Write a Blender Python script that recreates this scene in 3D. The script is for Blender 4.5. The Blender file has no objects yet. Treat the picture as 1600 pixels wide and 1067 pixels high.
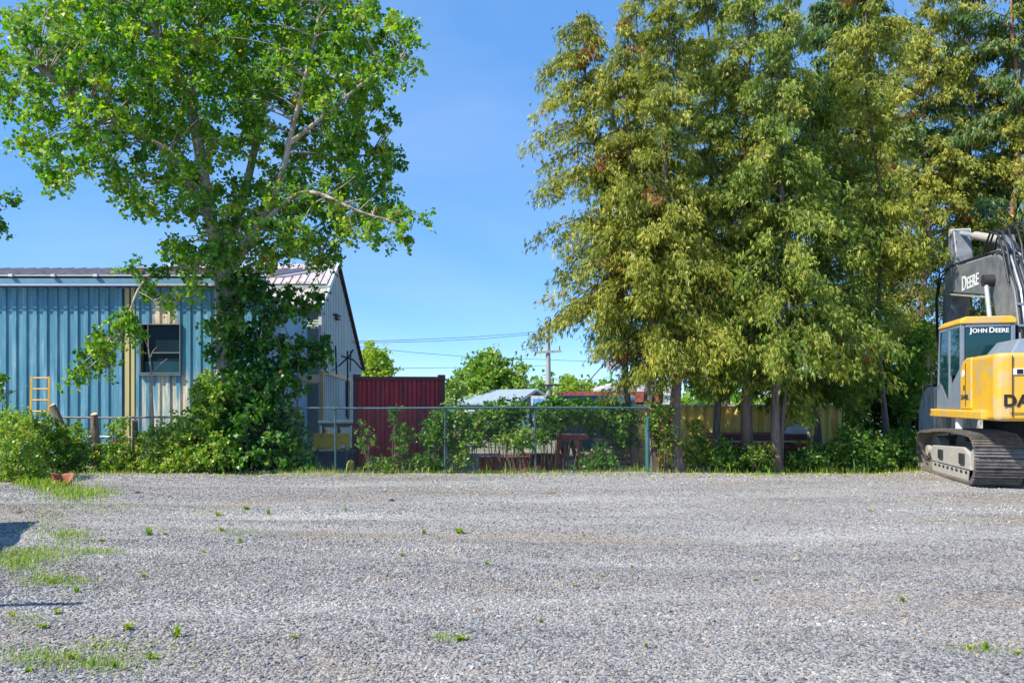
import bpy, bmesh, math, random
import numpy as np
from mathutils import Vector, Matrix
R_ = math.radians
rng = np.random.default_rng(7); random.seed(7)
scene = bpy.context.scene
COL = scene.collection

# ------------------------------------------------------------------ camera, sky, sun
F, HC, HOR = 1250.0, 1.65, 625.0            # focal length in photo pixels, eye height, horizon row
cam_d = bpy.data.cameras.new('camera'); cam = bpy.data.objects.new('camera', cam_d); COL.objects.link(cam)
cam.location = (0, 0, HC); cam.rotation_euler = (R_(90), 0, 0)
cam_d.sensor_width = 36; cam_d.lens = 36 * F / 1600; cam_d.shift_y = (HOR - 533.5) / 1600
cam_d.clip_start = 0.05; cam_d.clip_end = 3000
scene.camera = cam
SUN_EL = 47.0
sdx, sdy = -0.86, -0.51
sun_dir = Vector((sdx * math.cos(R_(SUN_EL)), sdy * math.cos(R_(SUN_EL)), math.sin(R_(SUN_EL))))
world = bpy.data.worlds.new('World'); scene.world = world; world.use_nodes = True
wn = world.node_tree; bg = wn.nodes['Background']
sky = wn.nodes.new('ShaderNodeTexSky'); sky.sky_type = 'NISHITA'; sky.sun_disc = False
sky.sun_elevation = R_(SUN_EL); sky.sun_rotation = math.atan2(sdx, sdy)
sky.air_density = 0.75; sky.dust_density = 0.0; sky.ozone_density = 2.5; sky.altitude = 1500
hsv = wn.nodes.new('ShaderNodeHueSaturation'); hsv.inputs['Saturation'].default_value = 1.18
wn.links.new(sky.outputs[0], hsv.inputs['Color']); tintn = wn.nodes.new('ShaderNodeMixRGB'); tintn.blend_type = 'MULTIPLY'; tintn.inputs[0].default_value = 1; tintn.inputs[2].default_value = (0.92, 1.0, 1.12, 1)
wn.links.new(hsv.outputs[0], tintn.inputs[1])
even = wn.nodes.new('ShaderNodeMixRGB'); even.inputs[0].default_value = 0.6; even.inputs[2].default_value = (0.66, 1.62, 3.25, 1)
wn.links.new(tintn.outputs[0], even.inputs[1]); tc = wn.nodes.new('ShaderNodeTexCoord'); wm = wn.nodes.new('ShaderNodeMapping'); wm.inputs['Scale'].default_value = (1.6, 1.6, 4.0)
wz = wn.nodes.new('ShaderNodeTexNoise'); wz.inputs['Scale'].default_value = 1.3; wz.inputs['Detail'].default_value = 7; wz.inputs['Roughness'].default_value = 0.55; wz.inputs['Distortion'].default_value = 0.6
wr = wn.nodes.new('ShaderNodeMapRange'); wr.inputs[1].default_value = 0.45; wr.inputs[2].default_value = 0.8; wr.inputs[4].default_value = 0.2
cl_ = wn.nodes.new('ShaderNodeMixRGB'); cl_.inputs[2].default_value = (3.0, 3.3, 3.6, 1)
wn.links.new(tc.outputs['Generated'], wm.inputs[0]); wn.links.new(wm.outputs[0], wz.inputs['Vector']); wn.links.new(wz.outputs['Fac'], wr.inputs[0]); wn.links.new(wr.outputs[0], cl_.inputs[0])
wn.links.new(even.outputs[0], cl_.inputs[1]); wn.links.new(cl_.outputs[0], bg.inputs['Color'])
bg.inputs['Strength'].default_value = 0.15
sl = bpy.data.lights.new('sun', 'SUN'); sl.energy = 3.9; sl.angle = R_(0.5); sl.color = (1.0, 0.93, 0.80)
so = bpy.data.objects.new('sun', sl); COL.objects.link(so); so.rotation_euler = sun_dir.to_track_quat('Z', 'Y').to_euler()
scene.view_settings.view_transform = 'Standard'; scene.view_settings.look = 'None'
scene.view_settings.exposure = 0.95; scene.view_settings.gamma = 1.0; scene.view_settings.use_curve_mapping = False

def at(px, py, Y):
    """the point of the place seen at photo pixel (px, py) at depth Y"""
    return Vector(((px - 800) / F * Y, Y, HC + (HOR - py) / F * Y))
def gx(px, Y): return (px - 800) / F * Y
def gz(py, Y): return HC + (HOR - py) / F * Y

def ground_z(x, y):
    x = np.asarray(x, float); y = np.asarray(y, float)
    dip = np.clip((y - 18.4) / 1.8, 0, 1) * np.clip((40 - y) / 12, 0, 1)
    return -0.03 - 0.11 * np.clip((18.5 - y) / 1.0, 0, 1) * (np.abs(x) < 24) * (y > -10) - 0.2 * dip * dip * (3 - 2 * dip) + 0.012 * np.sin(x * 0.7 + 1) * np.cos(y * 0.5)

# ------------------------------------------------------------------ materials
def nn(nt, t, **kw):
    n = nt.nodes.new(t)
    for k, v in kw.items(): setattr(n, k, v)
    return n
def mat(name, c1, c2=None, rough=0.6, metal=0.0, scale=3.0, stretch=(1, 1, 1), bump=0.0, bscale=40.0, c3=None, c3amt=0.0, c3scale=1.0, spec=0.5, coat=0.0, det=6):
    m = bpy.data.materials.new(name); m.use_nodes = True; nt = m.node_tree; b = nt.nodes['Principled BSDF']
    b.inputs['Roughness'].default_value = rough; b.inputs['Metallic'].default_value = metal
    b.inputs['Specular IOR Level'].default_value = spec; b.inputs['Coat Weight'].default_value = coat
    geo = nn(nt, 'ShaderNodeNewGeometry'); mp = nn(nt, 'ShaderNodeMapping'); mp.inputs['Scale'].default_value = stretch
    nt.links.new(geo.outputs['Position'], mp.inputs['Vector'])
    if c2 is None: c2 = tuple(x * 0.8 for x in c1)
    ns = nn(nt, 'ShaderNodeTexNoise'); ns.inputs['Scale'].default_value = scale; ns.inputs['Detail'].default_value = det; ns.inputs['Roughness'].default_value = 0.65
    nt.links.new(mp.outputs[0], ns.inputs['Vector'])
    rp = nn(nt, 'ShaderNodeValToRGB'); rp.color_ramp.elements[0].position = 0.35; rp.color_ramp.elements[1].position = 0.65
    rp.color_ramp.elements[0].color = (*c1, 1); rp.color_ramp.elements[1].color = (*c2, 1)
    nt.links.new(ns.outputs['Fac'], rp.inputs[0]); out = rp.outputs[0]
    if c3 is not None:
        n2 = nn(nt, 'ShaderNodeTexNoise'); n2.inputs['Scale'].default_value = c3scale; n2.inputs['Detail'].default_value = 8; n2.inputs['Roughness'].default_value = 0.7
        nt.links.new(mp.outputs[0], n2.inputs['Vector'])
        r2 = nn(nt, 'ShaderNodeValToRGB'); r2.color_ramp.elements[0].position = 0.62 - 0.25 * c3amt; r2.color_ramp.elements[1].position = 0.72 - 0.2 * c3amt
        nt.links.new(n2.outputs['Fac'], r2.inputs[0])
        mx = nn(nt, 'ShaderNodeMixRGB'); mx.inputs[2].default_value = (*c3, 1)
        nt.links.new(r2.outputs[0], mx.inputs[0]); nt.links.new(out, mx.inputs[1]); out = mx.outputs[0]
    nt.links.new(out, b.inputs['Base Color'])
    if bump > 0:
        n3 = nn(nt, 'ShaderNodeTexNoise'); n3.inputs['Scale'].default_value = bscale; n3.inputs['Detail'].default_value = 6
        nt.links.new(mp.outputs[0], n3.inputs['Vector'])
        bp = nn(nt, 'ShaderNodeBump'); bp.inputs['Strength'].default_value = bump; bp.inputs['Distance'].default_value = 0.02
        nt.links.new(n3.outputs['Fac'], bp.inputs['Height']); nt.links.new(bp.outputs[0], b.inputs['Normal'])
    return m

def leaf_mat(name, dark, mid, light, dry=(0.20, 0.09, 0.03), trans=0.4, rough=0.42):
    m = bpy.data.materials.new(name); m.use_nodes = True; nt = m.node_tree; b = nt.nodes['Principled BSDF']; o = nt.nodes['Material Output']
    a = nn(nt, 'ShaderNodeAttribute'); a.attribute_name = 'tint'
    rp = nn(nt, 'ShaderNodeValToRGB'); e = rp.color_ramp.elements
    e[0].position = 0.0; e[0].color = (*dark, 1); e[1].position = 0.86; e[1].color = (*light, 1)
    k = e.new(0.45); k.color = (*mid, 1); k = e.new(0.93); k.color = (*light, 1); k = e.new(1.0); k.color = (*dry, 1)
    nt.links.new(a.outputs['Fac'], rp.inputs[0]); nt.links.new(rp.outputs[0], b.inputs['Base Color'])
    b.inputs['Roughness'].default_value = rough; b.inputs['Specular IOR Level'].default_value = 0.45
    t = nn(nt, 'ShaderNodeBsdfTranslucent'); g = nn(nt, 'ShaderNodeHueSaturation'); g.inputs['Saturation'].default_value = 1.15; g.inputs['Value'].default_value = 1.5
    nt.links.new(rp.outputs[0], g.inputs['Color']); nt.links.new(g.outputs[0], t.inputs['Color'])
    mx = nn(nt, 'ShaderNodeMixShader'); mx.inputs[0].default_value = trans
    nt.links.new(b.outputs[0], mx.inputs[1]); nt.links.new(t.outputs[0], mx.inputs[2]); nt.links.new(mx.outputs[0], o.inputs['Surface'])
    return m

def glass_mat(name, col, alpha=0.6):
    m = bpy.data.materials.new(name); m.use_nodes = True; nt = m.node_tree; b = nt.nodes['Principled BSDF']; o = nt.nodes['Material Output']
    b.inputs['Base Color'].default_value = (*col, 1); b.inputs['Roughness'].default_value = 0.04; b.inputs['Specular IOR Level'].default_value = 0.8
    t = nn(nt, 'ShaderNodeBsdfTransparent'); t.inputs['Color'].default_value = (0.55, 0.8, 0.78, 1)
    mx = nn(nt, 'ShaderNodeMixShader'); mx.inputs[0].default_value = alpha
    nt.links.new(t.outputs[0], mx.inputs[1]); nt.links.new(b.outputs[0], mx.inputs[2]); nt.links.new(mx.outputs[0], o.inputs['Surface'])
    return m

M = {}
M['bark'] = mat('bark', (0.11, 0.075, 0.05), (0.26, 0.20, 0.15), 0.9, scale=14, stretch=(1, 1, 0.25), bump=0.8, bscale=18)
M['poplar_bark'] = mat('poplar_bark', (0.30, 0.25, 0.19), (0.52, 0.44, 0.36), 0.85, scale=9, stretch=(1, 1, 0.6), bump=0.6, bscale=22, c3=(0.14, 0.10, 0.07), c3amt=0.5, c3scale=5)
M['cedar_bark'] = mat('cedar_bark', (0.09, 0.07, 0.06), (0.24, 0.20, 0.17), 0.9, scale=22, stretch=(1, 1, 0.08), bump=0.9, bscale=30, c3=(0.24, 0.13, 0.07), c3amt=0.35, c3scale=3)
M['pine_bark'] = mat('pine_bark', (0.22, 0.09, 0.05), (0.38, 0.18, 0.10), 0.9, scale=10, stretch=(1, 1, 0.4), bump=0.9)
M['cut_wood'] = mat('cut_wood', (0.75, 0.50, 0.27), (0.60, 0.36, 0.17), 0.8, scale=25)
M['dead_wood'] = mat('dead_wood', (0.40, 0.34, 0.27), (0.25, 0.20, 0.15), 0.9, scale=20)
M['poplar_leaf'] = leaf_mat('poplar_leaf', (0.03, 0.12, 0.010), (0.12, 0.30, 0.018), (0.40, 0.54, 0.05), dry=(0.30, 0.20, 0.04), trans=0.42, rough=0.48)
M['vine_leaf'] = leaf_mat('vine_leaf', (0.02, 0.09, 0.012), (0.06, 0.20, 0.02), (0.22, 0.38, 0.04), dry=(0.22, 0.14, 0.05), trans=0.3, rough=0.4)
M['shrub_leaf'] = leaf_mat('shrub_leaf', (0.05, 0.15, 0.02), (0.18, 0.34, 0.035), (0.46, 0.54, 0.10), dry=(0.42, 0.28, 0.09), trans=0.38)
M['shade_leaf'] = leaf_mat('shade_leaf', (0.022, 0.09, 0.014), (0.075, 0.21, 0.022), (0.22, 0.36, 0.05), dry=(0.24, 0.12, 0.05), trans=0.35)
M['cedar_leaf'] = leaf_mat('cedar_leaf', (0.06, 0.11, 0.010), (0.20, 0.24, 0.022), (0.50, 0.50, 0.08), dry=(0.26, 0.11, 0.035), trans=0.30, rough=0.55)
M['cedar_leaf_green'] = leaf_mat('cedar_leaf_green', (0.035, 0.105, 0.012), (0.14, 0.225, 0.022), (0.44, 0.46, 0.07), dry=(0.26, 0.11, 0.035), trans=0.30, rough=0.55)
M['pine_leaf'] = leaf_mat('pine_leaf', (0.03, 0.09, 0.03), (0.08, 0.16, 0.035), (0.22, 0.26, 0.05), trans=0.2, rough=0.5)
M['far_leaf'] = leaf_mat('far_leaf', (0.08, 0.19, 0.03), (0.19, 0.34, 0.05), (0.36, 0.46, 0.08), dry=(0.30, 0.22, 0.06), trans=0.4)
M['far_leaf_yellow'] = leaf_mat('far_leaf_yellow', (0.15, 0.26, 0.03), (0.28, 0.42, 0.05), (0.42, 0.52, 0.10), dry=(0.36, 0.34, 0.10), trans=0.45)
M['grass'] = leaf_mat('grass_blade', (0.08, 0.17, 0.02), (0.20, 0.34, 0.03), (0.38, 0.46, 0.07), dry=(0.45, 0.34, 0.14), trans=0.35, rough=0.5)

# ------------------------------------------------------------------ mesh building
class MB:
    def __init__(s): s.v = []; s.f = []; s.sm = []
    def add(s, vs, fs, smooth=False):
        o = len(s.v); s.v += [tuple(v) for v in vs]; s.f += [tuple(i + o for i in f) for f in fs]; s.sm += [smooth] * len(fs); return s
    def box(s, c, d, rz=0.0, m=None):
        hx, hy, hz = d[0] / 2, d[1] / 2, d[2] / 2
        vs = [Vector((x * hx, y * hy, z * hz)) for z in (-1, 1) for y in (-1, 1) for x in (-1, 1)]
        if m is not None: vs = [m @ v for v in vs]
        elif rz: q = Matrix.Rotation(rz, 3, 'Z'); vs = [q @ v for v in vs]
        vs = [v + Vector(c) for v in vs]
        return s.add(vs, [(0, 2, 3, 1), (4, 5, 7, 6), (0, 1, 5, 4), (2, 6, 7, 3), (0, 4, 6, 2), (1, 3, 7, 5)])
    def bar(s, a, b, w, h=None, up=(0, 0, 1)):
        a = Vector(a); b = Vector(b); h = h or w; d = (b - a); L = d.length; d.normalize(); u = Vector(up)
        if abs(d.dot(u)) > 0.98: u = Vector((0, 1, 0))
        x = d.cross(u).normalized(); z = x.cross(d).normalized()
        m = Matrix((x, d, z)).transposed()
        return s.box((a + b) / 2, (w, L, h), m=m)
    def tube(s, pts, rad, n=8, cap=True, jit=0.0, smooth=True):
        pts = [Vector(p) for p in pts]; k = len(pts)
        if not hasattr(rad, '__len__'): rad = [rad] * k
        vs = []; prev = None
        for i, p in enumerate(pts):
            d = (pts[min(i + 1, k - 1)] - pts[max(i - 1, 0)])
            d = d.normalized() if d.length > 1e-9 else Vector((0, 0, 1))
            if prev is None:
                u = Vector((1, 0, 0)) if abs(d.x) < 0.9 else Vector((0, 1, 0))
            else: u = prev
            x = (u - d * u.dot(d)).normalized(); prev = x; y = d.cross(x)
            for j in range(n):
                a = 2 * math.pi * j / n; rr = rad[i] * (1 + (random.uniform(-jit, jit) if jit else 0))
                vs.append(p + (x * math.cos(a) + y * math.sin(a)) * rr)
        fs = [(i * n + j, i * n + (j + 1) % n, (i + 1) * n + (j + 1) % n, (i + 1) * n + j) for i in range(k - 1) for j in range(n)]
        s.add(vs, fs, smooth)
        if cap:
            s.add(vs[:n], [tuple(range(n - 1, -1, -1))]); s.add(vs[-n:], [tuple(range(n))])
        return s
    def prism(s, poly, a, b, axes='yz'):
        """poly in two axes, extruded along the third from a to b"""
        n = len(poly); vs = []
        for t in (a, b):
            for (p, q) in poly:
                vs.append({'yz': (t, p, q), 'xz': (p, t, q), 'xy': (p, q, t)}[axes])
        fs = [(i, (i + 1) % n, n + (i + 1) % n, n + i) for i in range(n)] + [tuple(range(n - 1, -1, -1)), tuple(range(n, 2 * n))]
        return s.add(vs, fs)
    def mesh(s, name, m, origin=(0, 0, 0)):
        me = bpy.data.meshes.new(name); o = Vector(origin)
        me.from_pydata([Vector(v) - o for v in s.v], [], s.f); me.polygons.foreach_set('use_smooth', s.sm)
        bm = bmesh.new(); bm.from_mesh(me); bmesh.ops.recalc_face_normals(bm, faces=bm.faces); bm.to_mesh(me); bm.free()
        me.materials.append(m); return me
    def build(s, name, m, parent=None, origin=None, bevel=0.0, seg=2):
        """vertices are in world space when the parent is unrotated (origin = parent place), else in the parent's own space"""
        if parent is not None and origin is None:
            origin = wloc(parent) if parent.get('_world', 0) else (0, 0, 0)
        o = bpy.data.objects.new(name, s.mesh(name, m, origin or (0, 0, 0))); COL.objects.link(o)
        if parent is not None: o.parent = parent; o['_world'] = parent.get('_world', 0)
        elif origin is not None: o.location = origin; o['_world'] = 1
        if bevel:
            md = o.modifiers.new('bevel', 'BEVEL'); md.width = bevel; md.segments = seg; md.limit_method = 'ANGLE'; md.angle_limit = R_(35)
        return o
def wloc(o):
    v = Vector((0, 0, 0))
    while o is not None: v = v + o.location; o = o.parent
    return v
def tag(o, label=None, cat=None, group=None, kind=None):
    if label: o['label'] = label
    if cat: o['category'] = cat
    if group: o['group'] = group
    if kind: o['kind'] = kind
    return o
def thing(name, label, cat, loc=(0, 0, 0), rz=0.0, group=None):
    o = bpy.data.objects.new(name, None); COL.objects.link(o); o.location = loc; o.rotation_euler = (0, 0, rz)
    o.empty_display_size = 0.2
    if not rz: o['_world'] = 1          # parts of it are given in world coordinates
    return tag(o, label, cat, group)
def link_mesh(name, me, loc, parent=None, rot=None, scale=None):
    o = bpy.data.objects.new(name, me); COL.objects.link(o); o.location = loc
    if parent is not None: o.parent = parent
    if rot is not None: o.rotation_euler = rot
    if scale is not None: o.scale = scale
    return o
def copy_tree(o, parent=None):
    c = o.copy(); COL.objects.link(c); c.parent = parent
    for ch in list(o.children): copy_tree(ch, c)
    return c

def np_mesh(name, verts, quads, m, tint=None, origin=(0, 0, 0), parent=None, smooth=False):
    verts = np.asarray(verts, np.float32).reshape(-1, 3) - np.array(origin, np.float32)
    quads = np.asarray(quads, np.int32); k = quads.shape[1]; nf = len(quads)
    me = bpy.data.meshes.new(name); me.vertices.add(len(verts)); me.vertices.foreach_set('co', verts.ravel())
    me.loops.add(nf * k); me.loops.foreach_set('vertex_index', quads.ravel())
    me.polygons.add(nf); me.polygons.foreach_set('loop_start', np.arange(0, nf * k, k, dtype=np.int32))
    me.update(calc_edges=True)
    if tint is not None:
        a = me.attributes.new('tint', 'FLOAT', 'POINT'); a.data.foreach_set('value', np.asarray(tint, np.float32))
    me.materials.append(m)
    o = bpy.data.objects.new(name, me); COL.objects.link(o)
    if parent is not None: o.parent = parent
    else: o.location = origin
    o['_world'] = 1
    return o

def unit(v): return v / np.maximum(np.linalg.norm(v, axis=-1, keepdims=True), 1e-9)

def leaf_arrays(P, size, down=0.5, fold=0.25, wide=0.85, flat=None):
    """P (n,3) stalk points -> four vertices a leaf (stalk, left, tip, right), slightly folded along the midrib"""
    n = len(P); d = rng.normal(size=(n, 3)); d[:, 2] -= down * 1.6; d = unit(d)
    q = rng.normal(size=(n, 3))
    if flat is not None: q[:, 2] += flat
    s = unit(np.cross(d, q)); nrm = np.cross(d, s)
    L = (size * rng.uniform(0.65, 1.25, n))[:, None]; W = L * wide * 0.5
    b = P; tip = P + d * L; mid = P + d * L * 0.38
    l = mid + s * W + nrm * W * fold; r = mid - s * W + nrm * W * fold
    return np.stack([b, l, tip, r], 1).reshape(-1, 3)

def leaves(name, P, size, m, parent, tint, **kw):
    V = leaf_arrays(P, size, **kw); n = len(P)
    return np_mesh(name, V, np.arange(4 * n).reshape(n, 4), m, np.repeat(np.clip(tint, 0, 1), 4), wloc(parent), parent)

def clump_points(centers, rad, nper, twigs=7, droop=0.25):
    """leaves strung along short twigs that leave each clump's centre; returns points, clump index, twig segments"""
    P = []; I = []; T = []
    for i, c in enumerate(centers):
        r = rad[i] if hasattr(rad, '__len__') else rad
        k = max(3, int(twigs)); dirs = unit(rng.normal(size=(k, 3)) * [1, 1, 0.75])
        ln = r * rng.uniform(0.55, 1.25, k)
        per = max(2, int(nper / k))
        for j in range(k):
            t = rng.uniform(0.15, 1.0, per) ** 0.8
            p = c + dirs[j] * ln[j] * t[:, None]; p[:, 2] -= droop * r * t ** 2
            p += rng.normal(size=(per, 3)) * r * 0.12
            P.append(p); I.append(np.full(per, i))
            e = c + dirs[j] * ln[j]; e[2] -= droop * r; T.append((c, e))
    return np.concatenate(P), np.concatenate(I), T

def twig_mesh(mb, segs, r=0.008):
    for a, b in segs: mb.tube([a, b], [r, r * 0.4], 3, cap=False)

# ------------------------------------------------------------------ ground
def gmat():
    m = bpy.data.materials.new('gravel_bed'); m.use_nodes = True; nt = m.node_tree; b = nt.nodes['Principled BSDF']; L = nt.links.new
    geo = nn(nt, 'ShaderNodeNewGeometry')
    big = nn(nt, 'ShaderNodeTexNoise'); big.inputs['Scale'].default_value = 0.45; big.inputs['Detail'].default_value = 7; big.inputs['Roughness'].default_value = 0.6
    mp = nn(nt, 'ShaderNodeMapping'); mp.inputs['Scale'].default_value = (0.4, 1.3, 1); L(geo.outputs['Position'], mp.inputs[0]); L(mp.outputs[0], big.inputs['Vector'])
    rp = nn(nt, 'ShaderNodeValToRGB'); e = rp.color_ramp.elements; e[0].position = 0.34; e[0].color = (0.29, 0.245, 0.19, 1); e[1].position = 0.66; e[1].color = (0.40, 0.39, 0.375, 1)
    k = e.new(0.5); k.color = (0.31, 0.303, 0.30, 1); L(big.outputs['Fac'], rp.inputs[0])
    vo = nn(nt, 'ShaderNodeTexVoronoi'); vo.inputs['Scale'].default_value = 42; L(geo.outputs['Position'], vo.inputs['Vector'])
    r2 = nn(nt, 'ShaderNodeValToRGB'); e = r2.color_ramp.elements; e[0].color = (0.55, 0.55, 0.57, 1); e[1].color = (1.35, 1.33, 1.3, 1)
    sp = nn(nt, 'ShaderNodeSeparateColor'); L(vo.outputs['Color'], sp.inputs[0]); L(sp.outputs[0], r2.inputs[0])
    mx = nn(nt, 'ShaderNodeMixRGB', blend_type='MULTIPLY'); mx.inputs[0].default_value = 1; L(rp.outputs[0], mx.inputs[1]); L(r2.outputs[0], mx.inputs[2])
    L(mx.outputs[0], b.inputs['Base Color']); b.inputs['Roughness'].default_value = 0.95; b.inputs['Specular IOR Level'].default_value = 0.2
    v2 = nn(nt, 'ShaderNodeTexVoronoi'); v2.inputs['Scale'].default_value = 42; L(geo.outputs['Position'], v2.inputs['Vector'])
    v3 = nn(nt, 'ShaderNodeTexNoise'); v3.inputs['Scale'].default_value = 9; v3.inputs['Detail'].default_value = 8; L(geo.outputs['Position'], v3.inputs['Vector'])
    ad = nn(nt, 'ShaderNodeMath', operation='SUBTRACT'); L(v3.outputs['Fac'], ad.inputs[0]); L(v2.outputs['Distance'], ad.inputs[1])
    bp = nn(nt, 'ShaderNodeBump'); bp.inputs['Strength'].default_value = 0.9; bp.inputs['Distance'].default_value = 0.02; L(ad.outputs[0], bp.inputs['Height']); L(bp.outputs[0], b.inputs['Normal'])
    return m
M['gravel'] = gmat()
M['soil'] = mat('soil', (0.16, 0.13, 0.09), (0.30, 0.27, 0.21), 0.95, scale=1.3, bump=0.6, bscale=12, c3=(0.09, 0.14, 0.04), c3amt=0.6, c3scale=0.5)

def grid(name, xs, ys, zf, m, kind='structure'):
    X, Y = np.meshgrid(xs, ys); Z = zf(X, Y); V = np.stack([X, Y, Z], -1).reshape(-1, 3); nx = len(xs); ny = len(ys)
    i = np.arange(nx * ny).reshape(ny, nx); Q = np.stack([i[:-1, :-1], i[:-1, 1:], i[1:, 1:], i[1:, :-1]], -1).reshape(-1, 4)
    o = np_mesh(name, V, Q, m); o['kind'] = kind
    o.data.polygons.foreach_set('use_smooth', np.ones(len(Q), bool)); return o
xs = np.unique(np.concatenate([np.linspace(-900, -40, 12), np.linspace(-40, 40, 81), np.linspace(40, 900, 12)]))
ys = np.unique(np.concatenate([np.linspace(-60, -10, 6), np.linspace(-10, 50, 121), np.linspace(50, 1500, 20)]))
grid('ground', xs, ys, ground_z, M['soil'])
TRK = ((11.5, .12, .010), (13.2, .12, .010), (8.2, -.10, .02), (9.7, -.10, .02), (15.4, -.03, .0), (6.6, .05, -.01))
def tracks(x, y):
    t = np.zeros(np.shape(x))
    for c0, c1, c2 in TRK: t = np.maximum(t, np.exp(-((y - (c0 + c1 * x + c2 * x * x + .15 * np.sin(x * .8 + c0))) / .24) ** 2))
    return t
def yard_z(X, Y):
    X = np.asarray(X, float); Y = np.asarray(Y, float)
    z = 0.0 + 0.010 * np.sin(X * 0.9 + 0.5 * Y) * np.cos(Y * 0.8 + 0.2 * X) + 0.007 * np.sin(2.3 * X + 1.7 * Y) + 0.006 * np.sin(5.1 * Y + 0.9 * X) - 0.022 * tracks(X, Y) + 0.006 * np.sin(11 * Y + 3 * np.sin(X)) * np.sin(7 * X)
    edge = 18.05 + 0.25 * np.sin(X * 0.8) + 0.12 * np.sin(X * 2.7 + 1)
    e = np.clip((edge + 0.6 - Y) / 0.6, 0, 1)
    return z * e - 0.16 * (1 - e)
grid('gravel_yard', np.linspace(-22, 22, 221), np.linspace(-8, 18.9, 330), yard_z, M['gravel'])

# loose stones: one object, scattered with geometry nodes
def stones():
    n1, n2 = 135000, 120000
    def pts(n, y0, y1):
        u = rng.uniform(0, 1, n); y = np.sqrt(y0 ** 2 + u * (y1 ** 2 - y0 ** 2)); x = rng.uniform(-0.72, 0.72, n) * y; return x, y
    x1, y1 = pts(n1, 4.0, 9.5); x2, y2 = pts(n2, 9.5, 18.4)
    x = np.concatenate([x1, x2]); y = np.concatenate([y1, y2]); z = yard_z(x, y)
    def nf(x, y, a, b_, s0): return np.sin(a * x + 1.3 * np.sin(b_ * y + s0) + s0) * np.cos(b_ * y * 1.7 + .8 * np.sin(a * x * 1.3 + s0))
    tone = .5 * nf(x, y, .5, 1.1, .3) + .3 * nf(x, y, 1.3, 2.9, 1.7) + .25 * nf(x, y, 3.1, 5.3, 2.9)
    trk = tracks(x, y)
    keep = rng.random(len(x)) > .62 * trk * (.6 + .4 * np.sin(x * 1.1)); x, y, z, tone, trk = x[keep], y[keep], z[keep], tone[keep], trk[keep]
    sc = np.clip(rng.lognormal(-0.15, 0.36, len(x)), 0.3, 1.9) * 0.0092 * (1 - .3 * trk) * (1 + .12 * tone) * (1 + 0.02 * np.maximum(y - 6, 0))
    me = bpy.data.meshes.new('gravel_stones'); me.vertices.add(len(x)); me.vertices.foreach_set('co', np.stack([x, y, z + sc * 0.12], 1).astype(np.float32).ravel())
    a = me.attributes.new('size', 'FLOAT', 'POINT'); a.data.foreach_set('value', sc.astype(np.float32))
    a = me.attributes.new('tone', 'FLOAT', 'POINT'); a.data.foreach_set('value', np.clip(rng.random(len(x)) * .74 + .13 + .24 * tone - .06 * np.clip((10 - y) / 5, -1, 1), 0, 1).astype(np.float32))
    o = bpy.data.objects.new('gravel_stones', me); COL.objects.link(o)
    tag(o, 'loose grey crushed stones covering the yard', 'gravel', kind='stuff')
    m = bpy.data.materials.new('stone'); m.use_nodes = True; nt = m.node_tree; b = nt.nodes['Principled BSDF']
    oi = nn(nt, 'ShaderNodeAttribute'); oi.attribute_type = 'INSTANCER'; oi.attribute_name = 'tone'; rp = nn(nt, 'ShaderNodeValToRGB'); e = rp.color_ramp.elements
    e[0].color = (0.08, 0.077, 0.078, 1); e[1].color = (0.50, 0.49, 0.47, 1); k = e.new(0.3); k.color = (0.165, 0.168, 0.178, 1); k = e.new(0.6); k.color = (0.29, 0.292, 0.30, 1); k = e.new(0.82); k.color = (0.33, 0.26, 0.19, 1); k = e.new(0.86); k.color = (0.38, 0.38, 0.38, 1)
    nt.links.new(oi.outputs['Fac'], rp.inputs[0]); nt.links.new(rp.outputs[0], b.inputs['Base Color']); b.inputs['Roughness'].default_value = 0.85
    ng = bpy.data.node_groups.new('scatter_stones', 'GeometryNodeTree')
    ng.interface.new_socket('Geometry', in_out='INPUT', socket_type='NodeSocketGeometry'); ng.interface.new_socket('Geometry', in_out='OUTPUT', socket_type='NodeSocketGeometry')
    gi = ng.nodes.new('NodeGroupInput'); go = ng.nodes.new('NodeGroupOutput'); L = ng.links.new
    gt = ng.nodes.new('GeometryNodeGeometryToInstance')
    for v in range(4):
        ic = ng.nodes.new('GeometryNodeMeshIcoSphere'); ic.inputs['Radius'].default_value = 1.0; ic.inputs['Subdivisions'].default_value = 1
        sp = ng.nodes.new('GeometryNodeSetPosition'); wn_ = ng.nodes.new('FunctionNodeRandomValue'); wn_.data_type = 'FLOAT_VECTOR'
        wn_.inputs[0].default_value = (-0.32,) * 3; wn_.inputs[1].default_value = (0.32,) * 3; wn_.inputs['Seed'].default_value = v
        L(ic.outputs[0], sp.inputs['Geometry']); L(wn_.outputs[0], sp.inputs['Offset'])
        tr = ng.nodes.new('GeometryNodeTransform'); tr.inputs['Scale'].default_value = [(1.25, 0.85, 0.62), (1, 1, 0.8), (1.4, 0.7, 0.75), (0.9, 1.2, 0.55)][v]
        L(sp.outputs[0], tr.inputs[0]); sm = ng.nodes.new('GeometryNodeSetMaterial'); sm.inputs['Material'].default_value = m; L(tr.outputs[0], sm.inputs[0]); L(sm.outputs[0], gt.inputs[0])
    ip = ng.nodes.new('GeometryNodeInstanceOnPoints'); ip.inputs['Pick Instance'].default_value = True
    na = ng.nodes.new('GeometryNodeInputNamedAttribute'); na.data_type = 'FLOAT'; na.inputs['Name'].default_value = 'size'
    rr = ng.nodes.new('FunctionNodeRandomValue'); rr.data_type = 'FLOAT_VECTOR'; rr.inputs[0].default_value = (-0.5, -0.5, 0); rr.inputs[1].default_value = (0.5, 0.5, 6.28)
    ri = ng.nodes.new('FunctionNodeRandomValue'); ri.data_type = 'INT'; ri.inputs[4].default_value = 0; ri.inputs[5].default_value = 3
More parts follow.
